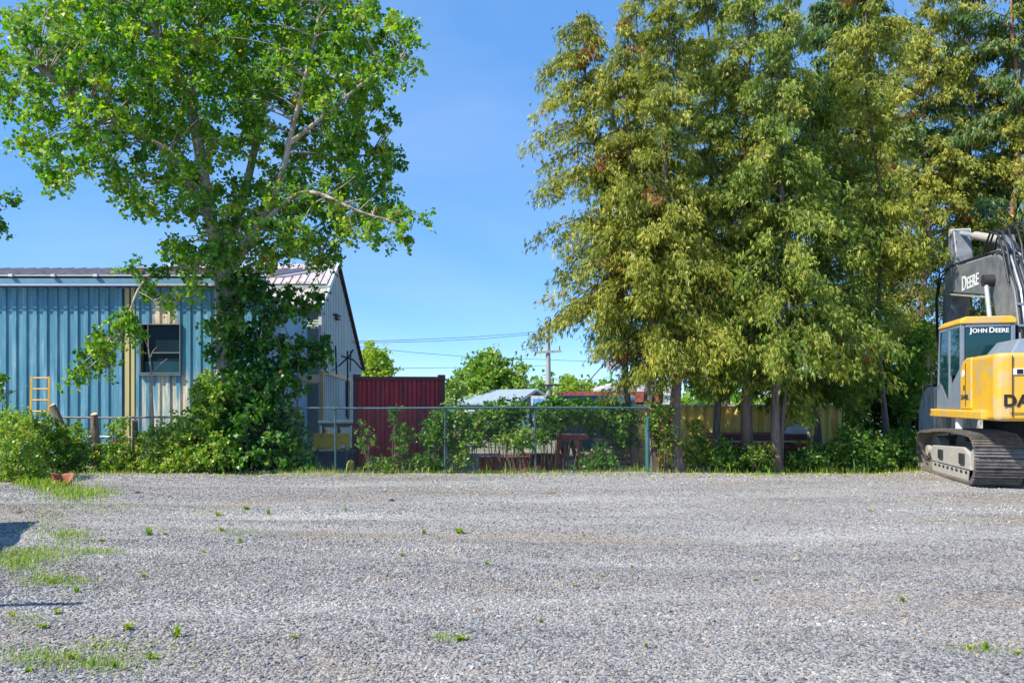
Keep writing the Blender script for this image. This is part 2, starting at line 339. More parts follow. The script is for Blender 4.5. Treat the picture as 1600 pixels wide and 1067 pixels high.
    L(gi.outputs[0], ip.inputs['Points']); L(gt.outputs[0], ip.inputs['Instance']); L(na.outputs[0], ip.inputs['Scale']); L(rr.outputs[0], ip.inputs['Rotation']); L(ri.outputs[2], ip.inputs['Instance Index'])
    L(ip.outputs[0], go.inputs[0])
    md = o.modifiers.new('scatter', 'NODES'); md.node_group = ng
stones()

# ------------------------------------------------------------------ blue metal building
def blue_mat():
    m = bpy.data.materials.new('weathered_blue_cladding'); m.use_nodes = True; nt = m.node_tree; b = nt.nodes['Principled BSDF']; L = nt.links.new
    geo = nn(nt, 'ShaderNodeNewGeometry'); mp = nn(nt, 'ShaderNodeMapping'); mp.inputs['Scale'].default_value = (3.2, 1, 0.35); L(geo.outputs['Position'], mp.inputs[0])
    ns = nn(nt, 'ShaderNodeTexNoise'); ns.inputs['Scale'].default_value = 1.6; ns.inputs['Detail'].default_value = 9; ns.inputs['Roughness'].default_value = 0.7; L(mp.outputs[0], ns.inputs['Vector'])
    rp = nn(nt, 'ShaderNodeValToRGB'); e = rp.color_ramp.elements; e[0].position = 0.36; e[0].color = (0.05, 0.19, 0.29, 1); e[1].position = 0.74; e[1].color = (0.30, 0.46, 0.54, 1)
    k = e.new(0.55); k.color = (0.10, 0.28, 0.38, 1); L(ns.outputs['Fac'], rp.inputs[0])
    # chalky, rust-streaked paint round the window: a stain with its own shape on the wall
    sp = nn(nt, 'ShaderNodeSeparateXYZ'); L(geo.outputs['Position'], sp.inputs[0])
    def rng_mask(sock, lo, hi, soft):
        a = nn(nt, 'ShaderNodeMapRange'); a.inputs[1].default_value = lo - soft; a.inputs[2].default_value = lo + soft; L(sock, a.inputs[0])
        c = nn(nt, 'ShaderNodeMapRange'); c.inputs[1].default_value = hi + soft; c.inputs[2].default_value = hi - soft; L(sock, c.inputs[0])
        mm = nn(nt, 'ShaderNodeMath', operation='MULTIPLY'); L(a.outputs[0], mm.inputs[0]); L(c.outputs[0], mm.inputs[1]); return mm.outputs[0]
    Y = 24.0
    def mul(a, c):
        mm = nn(nt, 'ShaderNodeMath', operation='MULTIPLY'); L(a, mm.inputs[0]); L(c, mm.inputs[1]); return mm.outputs[0]
    up = mul(rng_mask(sp.outputs[0], gx(240, Y), gx(275, Y), 0.10), rng_mask(sp.outputs[2], gz(508, Y), gz(462, Y), 0.1))
    dn = mul(rng_mask(sp.outputs[0], gx(222, Y), gx(305, Y), 0.3), rng_mask(sp.outputs[2], gz(700, Y), gz(584, Y), 0.25))
    mxx = nn(nt, 'ShaderNodeMath', operation='MAXIMUM'); L(up, mxx.inputs[0])
    m2 = nn(nt, 'ShaderNodeTexNoise'); m2.inputs['Scale'].default_value = 2.4; m2.inputs['Detail'].default_value = 6; L(mp.outputs[0], m2.inputs['Vector'])
    r3 = nn(nt, 'ShaderNodeMapRange'); r3.inputs[1].default_value = 0.40; r3.inputs[2].default_value = 0.6; L(m2.outputs['Fac'], r3.inputs[0])
    L(mul(dn, r3.outputs[0]), mxx.inputs[1])
    cr = nn(nt, 'ShaderNodeValToRGB'); e = cr.color_ramp.elements; e[0].position = 0.3; e[0].color = (0.66, 0.50, 0.25, 1); e[1].position = 0.7; e[1].color = (0.70, 0.66, 0.55, 1); L(ns.outputs['Fac'], cr.inputs[0])
    mx = nn(nt, 'ShaderNodeMixRGB'); L(mxx.outputs[0], mx.inputs[0]); L(rp.outputs[0], mx.inputs[1]); L(cr.outputs[0], mx.inputs[2])
    rust = mul(rng_mask(sp.outputs[0], gx(238, Y), gx(278, Y), 0.06), rng_mask(sp.outputs[2], gz(509, Y), gz(496, Y), 0.14))
    rm = nn(nt, 'ShaderNodeMixRGB'); L(mul(rust, r3.outputs[0]), rm.inputs[0]); L(mx.outputs[0], rm.inputs[1]); rm.inputs[2].default_value = (0.30, 0.10, 0.03, 1)
    L(rm.outputs[0], b.inputs['Base Color']); b.inputs['Roughness'].default_value = 0.5
    return m
M['blue'] = blue_mat()
M['yellow_trim'] = mat('faded_yellow_trim', (0.62, 0.47, 0.16), (0.45, 0.40, 0.2), 0.6, scale=3, stretch=(2, 1, 0.4))
M['gutter'] = mat('gutter_blue_grey', (0.10, 0.24, 0.36), (0.16, 0.32, 0.42), 0.45, scale=2)
M['gutter_edge'] = mat('gutter_edge', (0.45, 0.50, 0.48), (0.35, 0.42, 0.42), 0.5, scale=4)
M['roof_brown'] = mat('roof_sheet_brown', (0.30, 0.24, 0.26), (0.42, 0.36, 0.37), 0.4, scale=3, c3=(0.2, 0.1, 0.08), c3amt=0.3, c3scale=2)
M['dark_red'] = mat('dark_red_cap', (0.12, 0.03, 0.05), (0.17, 0.05, 0.06), 0.5)
M['dark_glass'] = mat('dark_window_glass', (0.012, 0.05, 0.075), (0.02, 0.07, 0.09), 0.2, scale=2, spec=0.15)
M['black_glass'] = mat('black_window_glass', (0.008, 0.018, 0.028), (0.012, 0.03, 0.04), 0.2, scale=2, spec=0.1)
M['frame_grey'] = mat('window_frame_grey', (0.16, 0.20, 0.21), (0.10, 0.13, 0.14), 0.6)
M['white_bits'] = mat('white_clip', (0.7, 0.7, 0.72), (0.6, 0.6, 0.62), 0.5)

YB = 24.0; xl, xr = gx(-230, YB), gx(420, YB); z_e = gz(450, YB)
bb = thing('metal_building', 'long blue ribbed metal building behind the poplar with a dark square window', 'building', (0, YB, 0))
pw = 0.921; prof = []
for k in range(3):
    x0 = k * 0.307; prof += [(x0, 0), (x0 + 0.135, 0), (x0 + 0.165, -0.042), (x0 + 0.275, -0.042)]
prof.append((pw, 0))
def panel_mesh(name, h, m, prof=prof):
    b = MB(); n = len(prof); vs = [(x, y, 0) for x, y in prof] + [(x, y, h) for x, y in prof]
    b.add(vs, [(i, i + 1, n + i + 1, n + i) for i in range(n - 1)]); return b.mesh(name, m)
wz0 = -0.3
wx0, wx1, wzb, wzt = gx(221, YB), gx(283, YB), gz(583, YB), gz(507, YB)
pm = panel_mesh('cladding_panel', z_e - wz0, M['blue'])
n = int((xr - xl) / pw) + 1; xs0 = wx0 - 0.02 - pw * 20
i = 0; x = xs0
while x < xl: x += pw
bb_x0 = x
while x < xr - 0.2:
    lo, hi = x, x + pw
    if hi > wx0 + 0.03 and lo < wx1 - 0.03:      # panels above and below the window opening
        ha = panel_mesh('cladding_panel', z_e - wzt - 0.02, M['blue']); hb = panel_mesh('cladding_panel', wzb - 0.02 - wz0, M['blue'])
        link_mesh('cladding_panel', ha, (x, 0, wzt + 0.02), bb); link_mesh('cladding_panel', hb, (x, 0, wz0), bb)
        if hi > wx1 + 0.03:
            cut = wx1 + 0.01 - x; yc_ = float(np.interp(cut, [p[0] for p in prof], [p[1] for p in prof])); pr = [(cut, yc_)] + [p for p in prof if p[0] > cut]
            if len(pr) > 1: link_mesh('cladding_panel', panel_mesh('cladding_panel', wzt - wzb + 0.04, M['blue'], pr), (x, 0, wzb - 0.02), bb)
    else:
        link_mesh('cladding_panel', pm, (x, 0, wz0), bb)
    x += pw
x_end = x
MB().box(((bb_x0 + x_end) / 2, YB + 2.7, 2.3), (x_end - bb_x0 - 0.02, 4.9, 5.2)).build('wall_body', M['gutter'], bb)
yt = MB()
for k in (0, 1): yt.box((gx(200 + 9 * k, YB) , YB - 0.055, (z_e + wz0) / 2), (0.13 - 0.03 * k, 0.02, z_e - wz0 - 0.02))
yt.build('corner_trim', M['yellow_trim'], bb)
MB().box((gx(190.5, YB), YB - 0.07, (z_e + wz0) / 2), (0.09, 0.06, z_e - wz0 - 0.04)).build('downpipe', M['gutter'], bb)
w = MB().box(((wx0 + wx1) / 2, YB + 0.16, (wzb + wzt) / 2), (wx1 - wx0, 0.02, wzt - wzb)).build('window', M['black_glass'], bb)
fr = MB()
for a in (wx0, wx1): fr.box((a, YB + 0.02, (wzb + wzt) / 2), (0.03, 0.22, wzt - wzb + 0.05))
for a in (wzb, wzt): fr.box(((wx0 + wx1) / 2, YB + 0.02, a), (wx1 - wx0 - 0.03, 0.22, 0.03))
fr.box(((wx0 + wx1) / 2, YB + 0.1, gz(551, YB)), (wx1 - wx0 - 0.05, 0.05, 0.035))
fr.build('frame', M['frame_grey'], w, bevel=0.006)
MB().box(((wx0 + wx1) / 2, YB + 0.13, (gz(553, YB) + wzt) / 2), (wx1 - wx0 - 0.06, 0.012, wzt - gz(553, YB) - 0.06)).build('pane', M['black_glass'], w)
MB().box(((wx0 + wx1) / 2, YB + 0.10, (gz(563, YB) + wzb) / 2), (wx1 - wx0 - 0.06, 0.012, gz(563, YB) - wzb - 0.05)).build('pane', M['dark_glass'], w)
MB().box(((wx0 + wx1) / 2, YB - 0.07, wzb - 0.05), (wx1 - wx0 + 0.1, 0.16, 0.035)).build('sill', M['frame_grey'], w)
gt = MB(); gt.box(((bb_x0 + x_end) / 2, YB - 0.28, gz(440, YB)), (x_end - bb_x0 + 0.3, 0.16, 0.22)); gt.build('gutter', M['gutter'], bb, bevel=0.02)
ge = MB()
for py in (433.5, 447): ge.box(((bb_x0 + x_end) / 2, YB - 0.375, gz(py, YB)), (x_end - bb_x0 + 0.34, 0.03, 0.045))
ge.build('gutter_lip', M['gutter_edge'], bb)
MB().box(((bb_x0 + x_end) / 2, YB - 0.1, z_e + 0.02), (x_end - bb_x0 + 0.2, 0.24, 0.03)).build('soffit', M['dark_red'], bb)
# roof: sheets one by one, each with three ribs
ze2 = gz(432, YB - 0.35); zr = gz(420.5, 29.0)
rx = bb_x0 - 0.2
rm_ = MB(); L_ = 29.0 - (YB - 0.35)
rm_.prism([(0, 0), (L_, zr - ze2), (L_, zr - ze2 - 0.04), (0, -0.04)], 0.0, 0.914)
for k in range(2): rm_.prism([(-0.01, 0.002), (L_, zr - ze2 + 0.002), (L_, zr - ze2 + 0.06), (-0.01, 0.06)], k * 0.457 + 0.02, k * 0.457 + 0.08)
rmesh = rm_.mesh('roof_sheet', M['roof_brown'])
clip = MB()
while rx < x_end:
    link_mesh('roof_sheet', rmesh, (rx, -0.35, ze2), bb); rx += 0.921
for px in range(-180, 430, 66):
    MB().box((gx(px, YB - .4), YB - 0.42, gz(430.5, YB - .4)), (0.12, 0.1, 0.07)).build('gutter_clip', M['white_bits'], bb)
MB().prism([(YB - 0.36, ze2 - 0.05), (YB - 0.36, ze2 - 0.0), (YB - 0.3, ze2 - 0.0), (YB - 0.3, ze2 - 0.05)], bb_x0 - 0.2, x_end + 0.2).build('eave_trim', M['dark_red'], bb)
MB().box((gx(207, 26), 26.4, gz(425, 26)), (0.62, 0.5, 0.34)).build('roof_vent', M['dark_red'], bb, bevel=0.02)

# ------------------------------------------------------------------ tall gabled building behind
M['gable_grey'] = mat('pale_grey_cladding', (0.50, 0.54, 0.52), (0.62, 0.64, 0.60), 0.6, scale=2, stretch=(1, 1, 0.3), c3=(0.62, 0.56, 0.42), c3amt=0.25, c3scale=1.2)
M['siding'] = mat('grey_green_siding', (0.38, 0.46, 0.42), (0.28, 0.36, 0.34), 0.6, scale=4)
M['light_roof'] = mat('pale_rusty_roof', (0.44, 0.39, 0.38), (0.54, 0.50, 0.49), 0.45, scale=2, c3=(0.40, 0.20, 0.15), c3amt=0.35, c3scale=2.5)
M['trim_white'] = mat('trim_white', (0.68, 0.70, 0.68), (0.58, 0.62, 0.60), 0.5)
M['peach'] = mat('peach_paint', (0.75, 0.52, 0.28), (0.62, 0.42, 0.2), 0.6, scale=3)
M['yellow_paint'] = mat('yellow_paint', (0.75, 0.48, 0.05), (0.6, 0.36, 0.04), 0.55, scale=3, c3=(0.30, 0.13, 0.04), c3amt=0.4, c3scale=4)
M['royal_blue'] = mat('royal_blue', (0.04, 0.05, 0.38), (0.03, 0.04, 0.3), 0.5)
M['black_metal'] = mat('black_metal', (0.02, 0.02, 0.025), (0.035, 0.035, 0.04), 0.6)
gb = thing('gabled_building', 'tall grey gabled metal building with pale rusty roof left of the red container', 'building', (-7.13, 30, 0))
XG = -7.13; W0 = -9.5 - 4
ridge = (32.64, 7.08); rear = (37.9, 3.17); fz = 5.2
MB().prism([(30.03, -0.3), (37.88, -0.3), (37.88, 3.1), (32.64, 7.0), (30.03, 5.1)], XG - 7, XG - 0.05).build('wall_body', M['gable_grey'], gb)
# end wall cladding: pieces clipped to the gable
k = 0; y = 30.0; ew = []
while y < 37.8:
    y2 = min(y + 0.9, 37.9)
    def top(t): return fz + (ridge[1] - fz) * (t - 30) / 2.64 if t < ridge[0] else ridge[1] + (rear[1] - ridge[1]) * (t - ridge[0]) / (rear[0] - ridge[0])
    p = MB(); pts = [y, y2]
    if y < ridge[0] < y2: pts = [y, ridge[0], y2]
    poly = [(y, -0.3)] + [(y2, -0.3)] + [(t, top(t) - 0.03) for t in reversed(pts)]
    p.prism(poly, XG - 0.02, XG + 0.0)
    for q in (0.12, 0.42, 0.72):
        if y + q + 0.08 < y2: p.prism([(y + q, -0.3), (y + q + 0.08, -0.3), (y + q + 0.08, min(top(y + q), top(y + q + .08)) - 0.06), (y + q, min(top(y + q), top(y + q + .08)) - 0.06)], XG + 0.0005, XG + 0.028)
    p.build('cladding_panel', M['gable_grey'], gb); y += 0.9
sd = MB(); z = 0.0
while z < fz - 0.1:
    sd.prism([(29.96, z), (30.01, z), (30.01, z + 0.1), (29.985, z + 0.1)], XG - 7, XG - 0.12); z += 0.1
tag(sd.build('siding', M['siding'], gb), kind='stuff')
MB().box((XG - 0.05, 29.97, 2.45), (0.12, 0.1, 5.5)).build('corner_trim', M['trim_white'], gb)
dr = [(30 - 0.25, fz - 0.02), (31.05, fz + 0.78)]; ur = [(31.0, fz + 0.95), (ridge[0], ridge[1] + 0.12)]
for seg in (dr, ur):
    b = MB(); (ya, za), (yb, zb) = seg; b.prism([(ya, za), (yb, zb), (yb, zb - 0.05), (ya, za - 0.05)], 0, 0.30)
    b.prism([(ya - .005, za + 0.002), (yb, zb + 0.002), (yb, zb + 0.045), (ya - .005, za + 0.045)], 0.0, 0.035)
    me = b.mesh('roof_sheet', M['light_roof']); x = XG - 7
    while x < XG - 0.1: link_mesh('roof_sheet', me, (x + 7.13, -30, 0), gb); x += 0.302
MB().prism([(ridge[0], ridge[1] + 0.1), (rear[0] + 0.2, rear[1] - 0.05), (rear[0] + 0.2, rear[1] - 0.12), (ridge[0], ridge[1] + 0.02)], XG - 7, XG + 0.15).build('rear_roof', M['dark_red'], gb)
MB().prism([(31.0, fz + 0.72), (31.0, fz + 0.95), (31.06, fz + 0.95), (31.06, fz + 0.72)], XG - 7, XG).build('roof_step', M['siding'], gb)
vt = MB()
for (a, b_) in (((29.75, fz - .1), (31.05, fz + .73)), ((31.0, fz + .8), (ridge[0], ridge[1] + .06))): vt.bar((XG + .04, *a), (XG + .04, *b_), 0.09, 0.17)
vt.build('verge_trim', M['trim_white'], gb)
MB().bar((XG + .08, ridge[0], ridge[1] + .06), (XG + .08, rear[0] + .2, rear[1] - .08), 0.06, 0.07).build('verge_trim', M['black_metal'], gb)
yl = 7.13 / (277) * F
MB().box((XG + 0.1, yl, gz(493, yl)), (0.16, 0.7, 0.07)).box((XG + 0.1, yl + .15, gz(498, yl)), (0.12, 0.5, 0.06)).build('wall_lamp', M['black_metal'], gb)
MB().box((XG + 0.05, 34.4, 1.7), (0.06, 0.55, 1.5)).build('door', M['royal_blue'], gb)
MB().box((XG - 1.6, 29.9, 1.0), (1.5, 0.1, 0.08)).box((XG - 0.9, 29.88, .55), (0.06, 0.06, 1.0)).build('door_frame', M['trim_white'], gb)
MB().box((XG - 1.6, 29.94, .45), (1.4, 0.05, 1.0)).build('door', M['dark_red'], gb)

cf = thing('canopy_frame', 'yellow steel canopy frame with peach panel on the corner of the grey building', 'canopy', (-6.65, 28.2, -0.2))
for (px, Y) in ((503, 28.0), (545, 32.6)): MB().box((gx(px, Y), Y, 1.2), (0.13, 0.13, 2.9)).build('post', M['peach'], cf)
MB().bar((gx(503, 28), 28.08, 2.66), (gx(545, 32.6), 32.5, 2.5), 0.12, 0.16).build('beam', M['peach'], cf)
MB().box((gx(478, 28), 28.0, gz(591, 28)), (1.15, 0.08, 0.26)).build('fascia_panel', mat('pale_peach', (0.82, 0.66, 0.48), (0.78, 0.6, 0.42), 0.6), cf)
MB().box((gx(478, 28), 28.0, gz(598, 28)), (1.15, 0.14, 0.05)).build('lower_rail', M['peach'], cf)
MB().tube([(gx(503, 28), 27.98, 2.66), (gx(503, 28), 27.98, 2.8), (gx(501, 28), 27.9, 2.92)], 0.045, 8).build('lamp_bracket', M['trim_white'], cf)

sm = thing('service_mast', 'black service mast with crossed brackets beside the gabled building', 'mast', (gx(541, 29.5), 29.5, -0.2))
b = MB(); Y = 29.5; b.tube([at(543, 690, Y), at(543, 548, Y)], 0.03, 6); b.build('pole', M['black_metal'], sm)
b = MB(); b.tube([at(529, 572, Y), at(546, 556, Y), at(552, 546, Y)], 0.03, 5); b.tube([at(533, 556, Y), at(552, 562, Y), at(566, 578, Y)], 0.03, 5); b.tube([at(548, 548, Y), at(547, 580, Y)], .025, 5); b.tube([at(524, 540, Y), at(526, 585, Y)], .03, 5)
b.build('bracket', M['black_metal'], sm)
MB().tube([at(566, 578, Y), at(580, 590, Y)], .012, 4).build('service_cable', M['black_metal'], sm); MB().tube([at(529, 572, Y), at(515, 582, Y)], .012, 4).build('service_cable', M['black_metal'], sm)

# ------------------------------------------------------------------ red shipping container
YC = 21.1; cx0, cx1 = gx(553, YC), gx(695, YC); czt = gz(587, YC); czb = -0.2
M['container_red'] = mat('container_red', (0.36, 0.016, 0.028), (0.48, 0.03, 0.045), 0.5, scale=1.5, stretch=(3, 1, .5), c3=(0.12, 0.03, 0.03), c3amt=0.4, c3scale=2)
M['container_dark'] = mat('container_dark', (0.10, 0.015, 0.025), (0.14, 0.02, 0.03), 0.5)
sc = thing('shipping_container', 'dark red corrugated shipping container standing end on behind the chain link fence', 'container', ((cx0 + cx1) / 2, YC, czb))
def corr(y, x0, x1, z0, z1, n, d=0.036):
    b = MB(); p = (x1 - x0) / n; vs = []
    for i in range(n):
        a = x0 + i * p; vs += [(a, 0), (a + p * .32, 0), (a + p * .5, d), (a + p * .82, d)]
    vs.append((x1, 0)); k = len(vs); V = [(a, y + c, z0) for a, c in vs] + [(a, y + c, z1) for a, c in vs]
    return b.add(V, [(i, i + 1, k + i + 1, k + i) for i in range(k - 1)])
corr(YC + .03, cx0 + .13, cx1 - .13, czb + .2, czt - .1, 9).build('end_panel', M['container_red'], sc)
for xx in (cx0 + .07, cx1 - .07): MB().box((xx, YC + .06, (czb + czt) / 2), (.14, .14, czt - czb - .2)).build('corner_post', M['container_dark'], sc)
for xx in (cx0 + .09, cx1 - .09):
    for zz in (czb + .07, czt - .04 ): MB().box((xx, YC + .05, zz), (.2, .2, .14)).build('corner_casting', M['container_dark'], sc, bevel=.01)
MB().box(((cx0 + cx1) / 2, YC + .06, czt - .07), (cx1 - cx0 - .28, .12, .1)).build('top_rail', M['container_dark'], sc)
MB().box(((cx0 + cx1) / 2, YC + .06, czb + .13), (cx1 - cx0 - .28, .12, .16)).build('bottom_rail', M['container_dark'], sc)
for s_, xx in ((0, cx0), (1, cx1)):
    b = MB(); n = 22; p = 5.8 / n; vs = []
    for i in range(n): a = YC + .14 + i * p; vs += [(a, 0), (a + p * .35, 0), (a + p * .5, .035), (a + p * .85, .035)]
    vs.append((YC + 5.94, 0)); k = len(vs); sg = 1 if s_ == 0 else -1
    V = [(xx + sg * (.02 + c), a, czb + .15) for a, c in vs] + [(xx + sg * (.02 + c), a, czt - .1) for a, c in vs]
    b.add(V, [(i, i + 1, k + i + 1, k + i) for i in range(k - 1)]); b.build('side_panel', M['container_red'], sc)
MB().box(((cx0 + cx1) / 2, YC + 3.05, czt - .06), (cx1 - cx0 - .04, 5.8, .05)).build('roof', M['container_red'], sc)
sc.rotation_euler = (0, 0, R_(6))
MB().box(((cx0 + cx1) / 2, YC + 6.0, (czb + czt) / 2), (cx1 - cx0 - .02, .08, czt - czb - .1)).build('door', M['container_red'], sc)

# ------------------------------------------------------------------ blue bins and yellow steel by the building
M['bin_blue'] = mat('bin_dark_blue', (0.03, 0.09, 0.14), (0.05, 0.13, 0.19), 0.5, c3=(.12, .06, .03), c3amt=.25, c3scale=3)
def bin_(label, px0, px1, py0, py1, Y, d, m, rim=True):
    a, c = gx(px0, Y), gx(px1, Y); zt, zb = gz(py0, Y), -0.22
    t = thing('steel_bin', label, 'bin', ((a + c) / 2, Y, zb))
    b = MB(); th = .05
    b.box(((a + c) / 2, Y, (zt + zb) / 2), (c - a, th, zt - zb)); b.box(((a + c) / 2, Y + d, (zt + zb) / 2), (c - a, th, zt - zb))
    b.box((a + th / 2, Y + d / 2, (zt + zb) / 2), (th, d - th - .004, zt - zb)); b.box((c - th / 2, Y + d / 2, (zt + zb) / 2), (th, d - th - .004, zt - zb)); b.box(((a + c) / 2, Y + d / 2, zb + .05), (c - a - 2 * th - .01, d - th - .01, .05))
    b.build('body', m, t, bevel=.008)
    MB().box(((a + c) / 2, Y - .05, zt - .04), (c - a + .1, .07, .08)).build('rim', m, t, bevel=.01)
    n = max(2, int((c - a) / .5))
    for i in range(n + 1): MB().box((a + .05 + (c - a - .1) * i / n, Y - .055, (zt + zb) / 2 - .06), (.06, .05, zt - zb - .16)).build('rib', m, t)
    return t
bin_('dark blue steel bin with yellow plate leaning on it beside the red container', 462, 552, 704, 735, 20.6, 1.3, M['bin_blue'])
bin_('taller dark blue bin standing behind the yellow plate', 500, 552, 657, 735, 23.6, 1.4, M['bin_blue'])
yp = thing('yellow_plate', 'scuffed yellow steel plate with notched foot above the blue bin', 'steel plate', (gx(518, 20.3), 20.4, 0.0))
Y = 20.3; px = gx
b = MB(); P = [(490, 677), (546, 677), (546, 703), (541, 703), (540, 695), (533, 695), (531, 702), (490, 702)]
b.prism([(gx(p, Y), gz(q, Y)) for p, q in P], Y - .03, Y + .02, 'xz'); b.build('plate', M['yellow_paint'], yp, bevel=.006)
MB().box((gx(518, Y), Y - .05, gz(679, Y)), (gx(546, Y) - gx(490, Y) - .02, .03, .06)).build('top_flange', M['yellow_paint'], yp)
[MB().box((gx(p, Y), Y + .12, (gz(678, Y) - .2) / 2), (.06, .08, gz(678, Y) + .2)).build('support_leg', M['bin_blue'], yp) for p in (494, 540)]
def bollard(px_, pt, pb, Y, lab):
    t = thing('bollard', lab, 'bollard', (gx(px_, Y), Y, gz(pb, Y)))
    MB().tube([at(px_, pb, Y) + Vector((0, 0, -.1)), at(px_, pt, Y)], .085, 12).build('pipe', M['yellow_paint'], t)
    MB().tube([at(px_, pt, Y), at(px_, pt, Y) + Vector((0, 0, .04)), at(px_, pt, Y) + Vector((0, 0, .06))], [.085, .06, .01], 12).build('cap', M['yellow_paint'], t)
bollard(467, 685, 737, 19.4, 'rusty yellow pipe bollard by the poplar foot left of the blue bin')
bollard(548, 722, 738, 19.2, 'short yellow pipe stub at the left corner of the red container')

# ------------------------------------------------------------------ yellow corrugated fence and things behind the cedars
M['corr_yellow'] = mat('corrugated_yellow', (0.90, 0.66, 0.16), (0.93, 0.74, 0.28), 0.5, scale=1.2, stretch=(3, 1, .4), c3=(.42, .22, .05), c3amt=.3, c3scale=2.5)
YF = 22.5; fzt = gz(634, YF)
yf = thing('yellow_fence', 'bright yellow corrugated metal fence behind the cedar trunks', 'fence', (gx(1200, YF), YF, -0.2), R_(-6))
p1 = []
for k in range(4): p1 += [(k * .25, 0), (k * .25 + .09, -0.0), (k * .25 + .13, -.075), (k * .25 + .21, -.075)]
p1.append((1.0, 0)); pmh = panel_mesh('corrugated_panel', fzt + .2, M['corr_yellow'], p1)
for k in range(-4, 2): link_mesh('corrugated_panel', pmh, (k * 1.0, 0.0, 0), yf)
for k in range(-4, 3, 2): MB().box((k, .1, (fzt + .1) / 2), (.09, .09, fzt + .1)).build('post', M['black_metal'], yf)
MB().box((-1, -.02, fzt + .215), (6.04, .16, .05)).build('top_cap', M['trim_white'], yf)
M['rust_red'] = mat('rust_red_paint', (0.30, 0.055, 0.035), (0.42, 0.12, 0.08), 0.7, scale=5, c3=(.16, .05, .03), c3amt=.5, c3scale=4)
M['rust_pink'] = mat('faded_red_primer', (0.55, 0.20, 0.15), (0.45, 0.12, 0.09), 0.7, scale=6, c3=(.22, .05, .03), c3amt=.4, c3scale=4)
tb = thing('trailer_bed', 'low dark red trailer bed with a white stripe between the cedar trunks', 'trailer', (gx(1195, 21.2), 21.2, -.2))
Y = 21.2
MB().box((gx(1193, Y), Y + .8, gz(683, Y)), (gx(1262, Y) - gx(1126, Y), 1.6, .16)).build('deck', M['dark_red'], tb, bevel=.01)
MB().box((gx(1178, Y), Y - .02, gz(689.5, Y)), (gx(1250, Y) - gx(1130, Y), .03, .035)).build('stripe', M['white_bits'], tb)
MB().box((gx(1193, Y), Y + .1, gz(697, Y)), (gx(1262, Y) - gx(1126, Y), .08, .14)).build('chassis_beam', M['rust_red'], tb)
for px_ in (1150, 1205, 1240):
    c = Vector((gx(px_, Y), Y + .15, .18)); wh = MB().tube([c, c + Vector((0, .25, 0))], .34, 20).build('wheel', M['black_metal'], tb)
    MB().tube([c + Vector((0, -.02, 0)), c + Vector((0, .03, 0))], .18, 12).build('rim', M['rust_red'], wh)
MB().box((gx(1160, Y), Y - .05, .1), (.12, .05, .5)).build('stake', M['rust_red'], tb)
sk = thing('feed_sack', 'white lumpy sack lying on the right end of the red trailer bed', 'sack', (gx(1250, 21.4), 21.4, gz(681, 21.4)))
b = MB(); bm = bmesh.new(); bmesh.ops.create_icosphere(bm, subdivisions=3, radius=1)
for v in bm.verts:
    q = v.co; q *= 1 + .12 * math.sin(5 * q.x + 3 * q.y) + .08 * math.sin(9 * q.z + 4 * q.x); v.co = Vector((q.x * .3, q.y * .28, max(q.z, -.5) * .2 + .1)) + Vector((gx(1250, 21.4), 21.6, gz(681, 21.4)))
b.add([v.co.copy() for v in bm.verts], [tuple(v.index for v in f.verts) for f in bm.faces], True); bm.free(); b.build('sack_body', M['white_bits'], sk)
MB().tube([(gx(1262, 21.4), 21.55, gz(680, 21.4)), (gx(1270, 21.4), 21.5, gz(684, 21.4))], [.06, .09], 8).build('tied_end', M['white_bits'], sk)

# red trestle, beams, poles behind the chain link fence
Y = 19.6
tr = thing('steel_trestle', 'rusty red steel trestle with splayed flat legs behind the chain link fence', 'trestle', (gx(893, Y), Y, -.2))
for (a, c, w_) in (((902, 684), (914, 737), .20), ((873, 686), (870, 735), .1), ((882, 686), (885, 735), .08)):
    MB().bar(at(*a, Y), at(*c, Y - .1), w_, .1).build('leg', M['rust_pink'] if w_ > .15 else M['rust_red'], tr, bevel=.008)
MB().box(at(892, 683, Y) + Vector((0, .3, 0)), (.85, .8, .12)).build('top_plate', M['rust_red'], tr, bevel=.01)
MB().bar(at(893, 690, Y + .6), at(905, 735, Y + .6), .12, .1).build('leg', M['rust_red'], tr)
bs = thing('steel_beam', 'rust red steel channel beam lying behind the fence at the right of the container', 'steel beam', (gx(790, 20.2), 20.2, -.2))
def ibeam(b, x0, x1, y, z, hh=.34, w=.24):
    b.box(((x0 + x1) / 2, y, z + hh - .015), (x1 - x0, w, .03)); b.box(((x0 + x1) / 2, y, z + .015), (x1 - x0, w, .03)); b.box(((x0 + x1) / 2, y, z + hh / 2), (x1 - x0, .03, hh - .064))
b = MB(); ibeam(b, gx(748, 20.2), gx(830, 20.2), 20.2, -.18, .42, .3); b.build('beam', M['rust_red'], bs)
b = MB(); [b.box((gx(p, 20.2), 20.12, .03), (.03, .1, .34)) for p in (752, 775, 800, 824)]; b.build('stiffener', M['rust_red'], bs)
bs2 = thing('steel_beam', 'second rust red beam, ending under the trestle legs', 'steel beam', (gx(845, 20.6), 20.6, -.2))
b = MB(); ibeam(b, gx(812, 20.6), gx(878, 20.6), 20.6, -.18, .46, .3); b.build('beam', M['rust_red'], bs2)
b = MB(); [b.box((gx(p, 20.6), 20.5, .05), (.03, .12, .38)) for p in (816, 846, 874)]; b.build('stiffener', M['rust_red'], bs2)
M['pole_wood'] = mat('weathered_pole', (0.42, 0.30, 0.22), (0.55, 0.44, 0.36), .8, scale=12, stretch=(.3, 1, 1))
